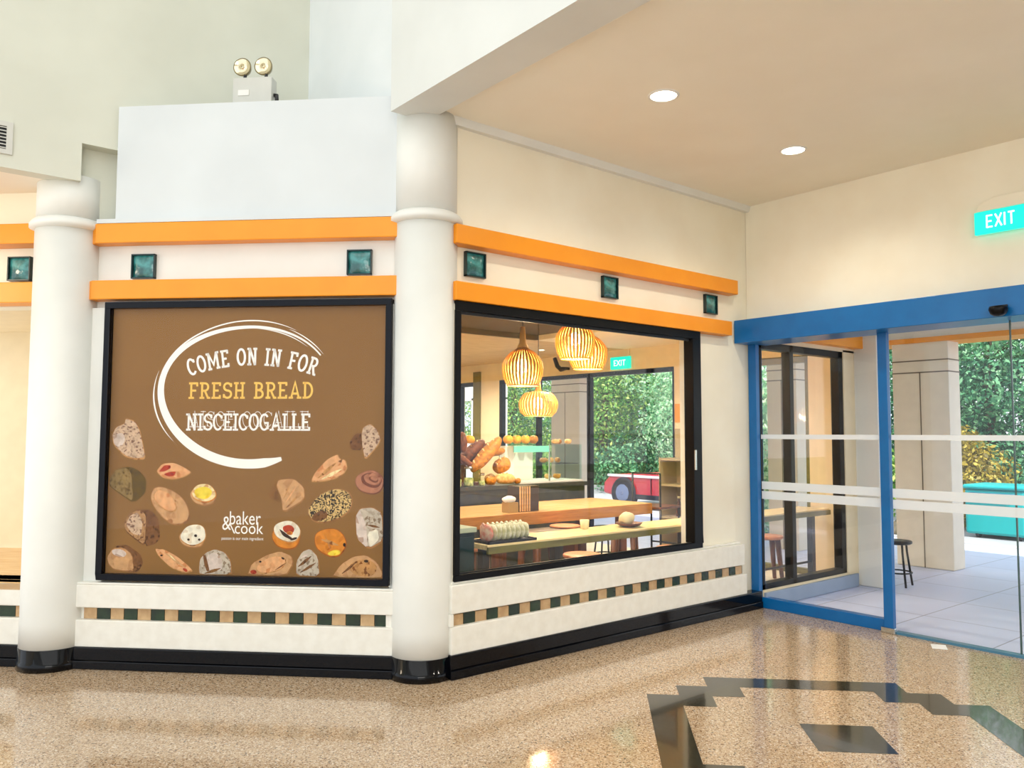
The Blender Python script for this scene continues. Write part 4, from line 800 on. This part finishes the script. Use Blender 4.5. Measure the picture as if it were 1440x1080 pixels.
def tree(name, label, x, y, h, R, kind, seed, n=5200, trunk=True, low=.1, size=.11, group='trees beyond the road'):
    r = random.Random(seed); t = thing(name, label, 'tree' if trunk else 'bush', (x, y, .0), r.uniform(0, 6), group)
    bl = []
    for k in range(16):
        f = low+(1-low)*r.random(); rr = R*(.35+.35*math.sin(PI*min(1, f*.9+.05))); a = r.uniform(0, 6.28); d = R*.62*r.random()**.5*math.sin(PI*min(.95, f*.8+.15)); bl.append((d*math.cos(a), d*math.sin(a), max(rr*.6, h*f-rr*.5), rr, rr*.75))
    foliage('foliage', t, LM[kind], bl, n, size, seed)
    if trunk:
        tp = [(0, 0, 0), (.06, .03, h*.25), (-.05, .05, h*.5), (.05, 0, h*.85)]
        obj('trunk', MB().ring(tp, [.15, .12, .09, .03], 10), M['bark'], t)
        for k in range(4):
            a = r.uniform(0, 6.28); z = h*(.3+.12*k); obj('branch', MB().ring([(0, 0, z), (math.cos(a)*R*.35, math.sin(a)*R*.35, z+h*.1), (math.cos(a)*R*.7, math.sin(a)*R*.7, z+h*.16)], [.05, .035, .012], 8), M['bark'], t)
    return t
TR = [  # x, y, height, radius, kind, label
 (17.4, 16.9, 6.2, 1.9, 'fresh', 'yellow-green tree with visible trunk behind the red car', .28),
 (17.6, 14.0, 5.2, 1.8, 'mint', 'pale green bushy tree right of the trunk tree, seen through the cafe door', .05),
 (19.5, 19.8, 7.0, 2.4, 'deep', 'dark green tree left of the trunk tree, seen through the cafe', .05),
 (18.8, 22.8, 6.0, 2.2, 'fresh', 'light green tree seen through the left cafe window', .02),
 (20.5, 25.5, 7.0, 2.6, 'deep', 'dark green tree at the far left of the cafe view', .02),
 (20.5, 16.6, 7.5, 2.6, 'deep', 'tall dark green tree behind the trunk tree', .02),
 (21.0, 12.6, 7.5, 2.8, 'fresh', 'tall light green tree behind the blue fixed door pane', .02),
 (18.5, 11.0, 5.5, 2.0, 'mint', 'pale green tree seen through the window beyond the blue door', .02),
 (18.0, 8.2, 5.8, 2.0, 'deep', 'dark green tree just left of the grooved pillar', .02),
 (17.6, 6.4, 4.6, 1.7, 'deep', 'blue-green tree just right of the grooved pillar', .02),
 (18.8, 4.6, 6.4, 2.2, 'deep', 'dark green tree above the teal bin', .05),
 (17.2, 3.7, 3.2, 1.4, 'gold', 'low olive-gold shrub tree at the right edge of the door glass', .02),
 (21.5, 8.8, 8.0, 3.0, 'deep', 'tallest dark tree in the back row behind the pillar', .02),
 (22.0, 5.0, 8.0, 3.0, 'fresh', 'tall light green tree in the back row above the bin', .02),
 (20.0, 2.6, 7.0, 2.6, 'deep', 'dark tree in the back row at the right edge', .02),
 (22.5, 20.5, 8.0, 3.0, 'fresh', 'tall light tree in the back row behind the left cafe windows', .02)]
for k, (x, y, h, R, kd, lab, lo) in enumerate(TR): tree('tree', lab, x, y, h, R, kd, 11+k, low=lo, n=17000 if R > 2.1 else 14000)
t = tree('bush', 'rounded golden-green bush behind the teal bin', 15.2, 6.0, 1.75, .85, 'gold', 60, 7000, False, .05, .09, 'bushes along the road')
tree('bush', 'slim pale green bush seen through the left pane of the window beyond the blue door', 11.2, 7.4, 2.5, .62, 'mint', 71, 6000, False, .03, .10, 'bushes along the road')
for k, (x, y, kd, lab) in enumerate(((17.0, 10.0, 'deep', 'low dark hedge bush left of the grooved pillar'), (17.0, 12.2, 'mint', 'low pale hedge bush behind the car boot'), (16.9, 15.4, 'deep', 'low hedge bush behind the car bonnet'), (16.9, 19.0, 'fresh', 'low hedge bush left of the red car'), (17.0, 22.0, 'deep', 'low hedge bush seen through the left cafe window'), (16.9, 8.0, 'fresh', 'low hedge bush behind the grooved pillar'), (16.9, 4.6, 'deep', 'low hedge bush right of the golden bush'))):
    tree('bush', lab, x, y, 1.6, 1.35, kd, 80+k, 5000, False, .05, .11, 'bushes along the road')
# white arcaded wall seen through the leftmost cafe window
mb = MB().box(11.6, 11.8, 14.6, 20, 0, 1.5).box(11.6, 11.8, 14.6, 20, 2.35, 4)
for k in range(6): mb.box(11.6, 11.8, 14.6+k*.9, 14.85+k*.9, 1.5, 2.4)
struct('wall_outside', mb, M['white'])
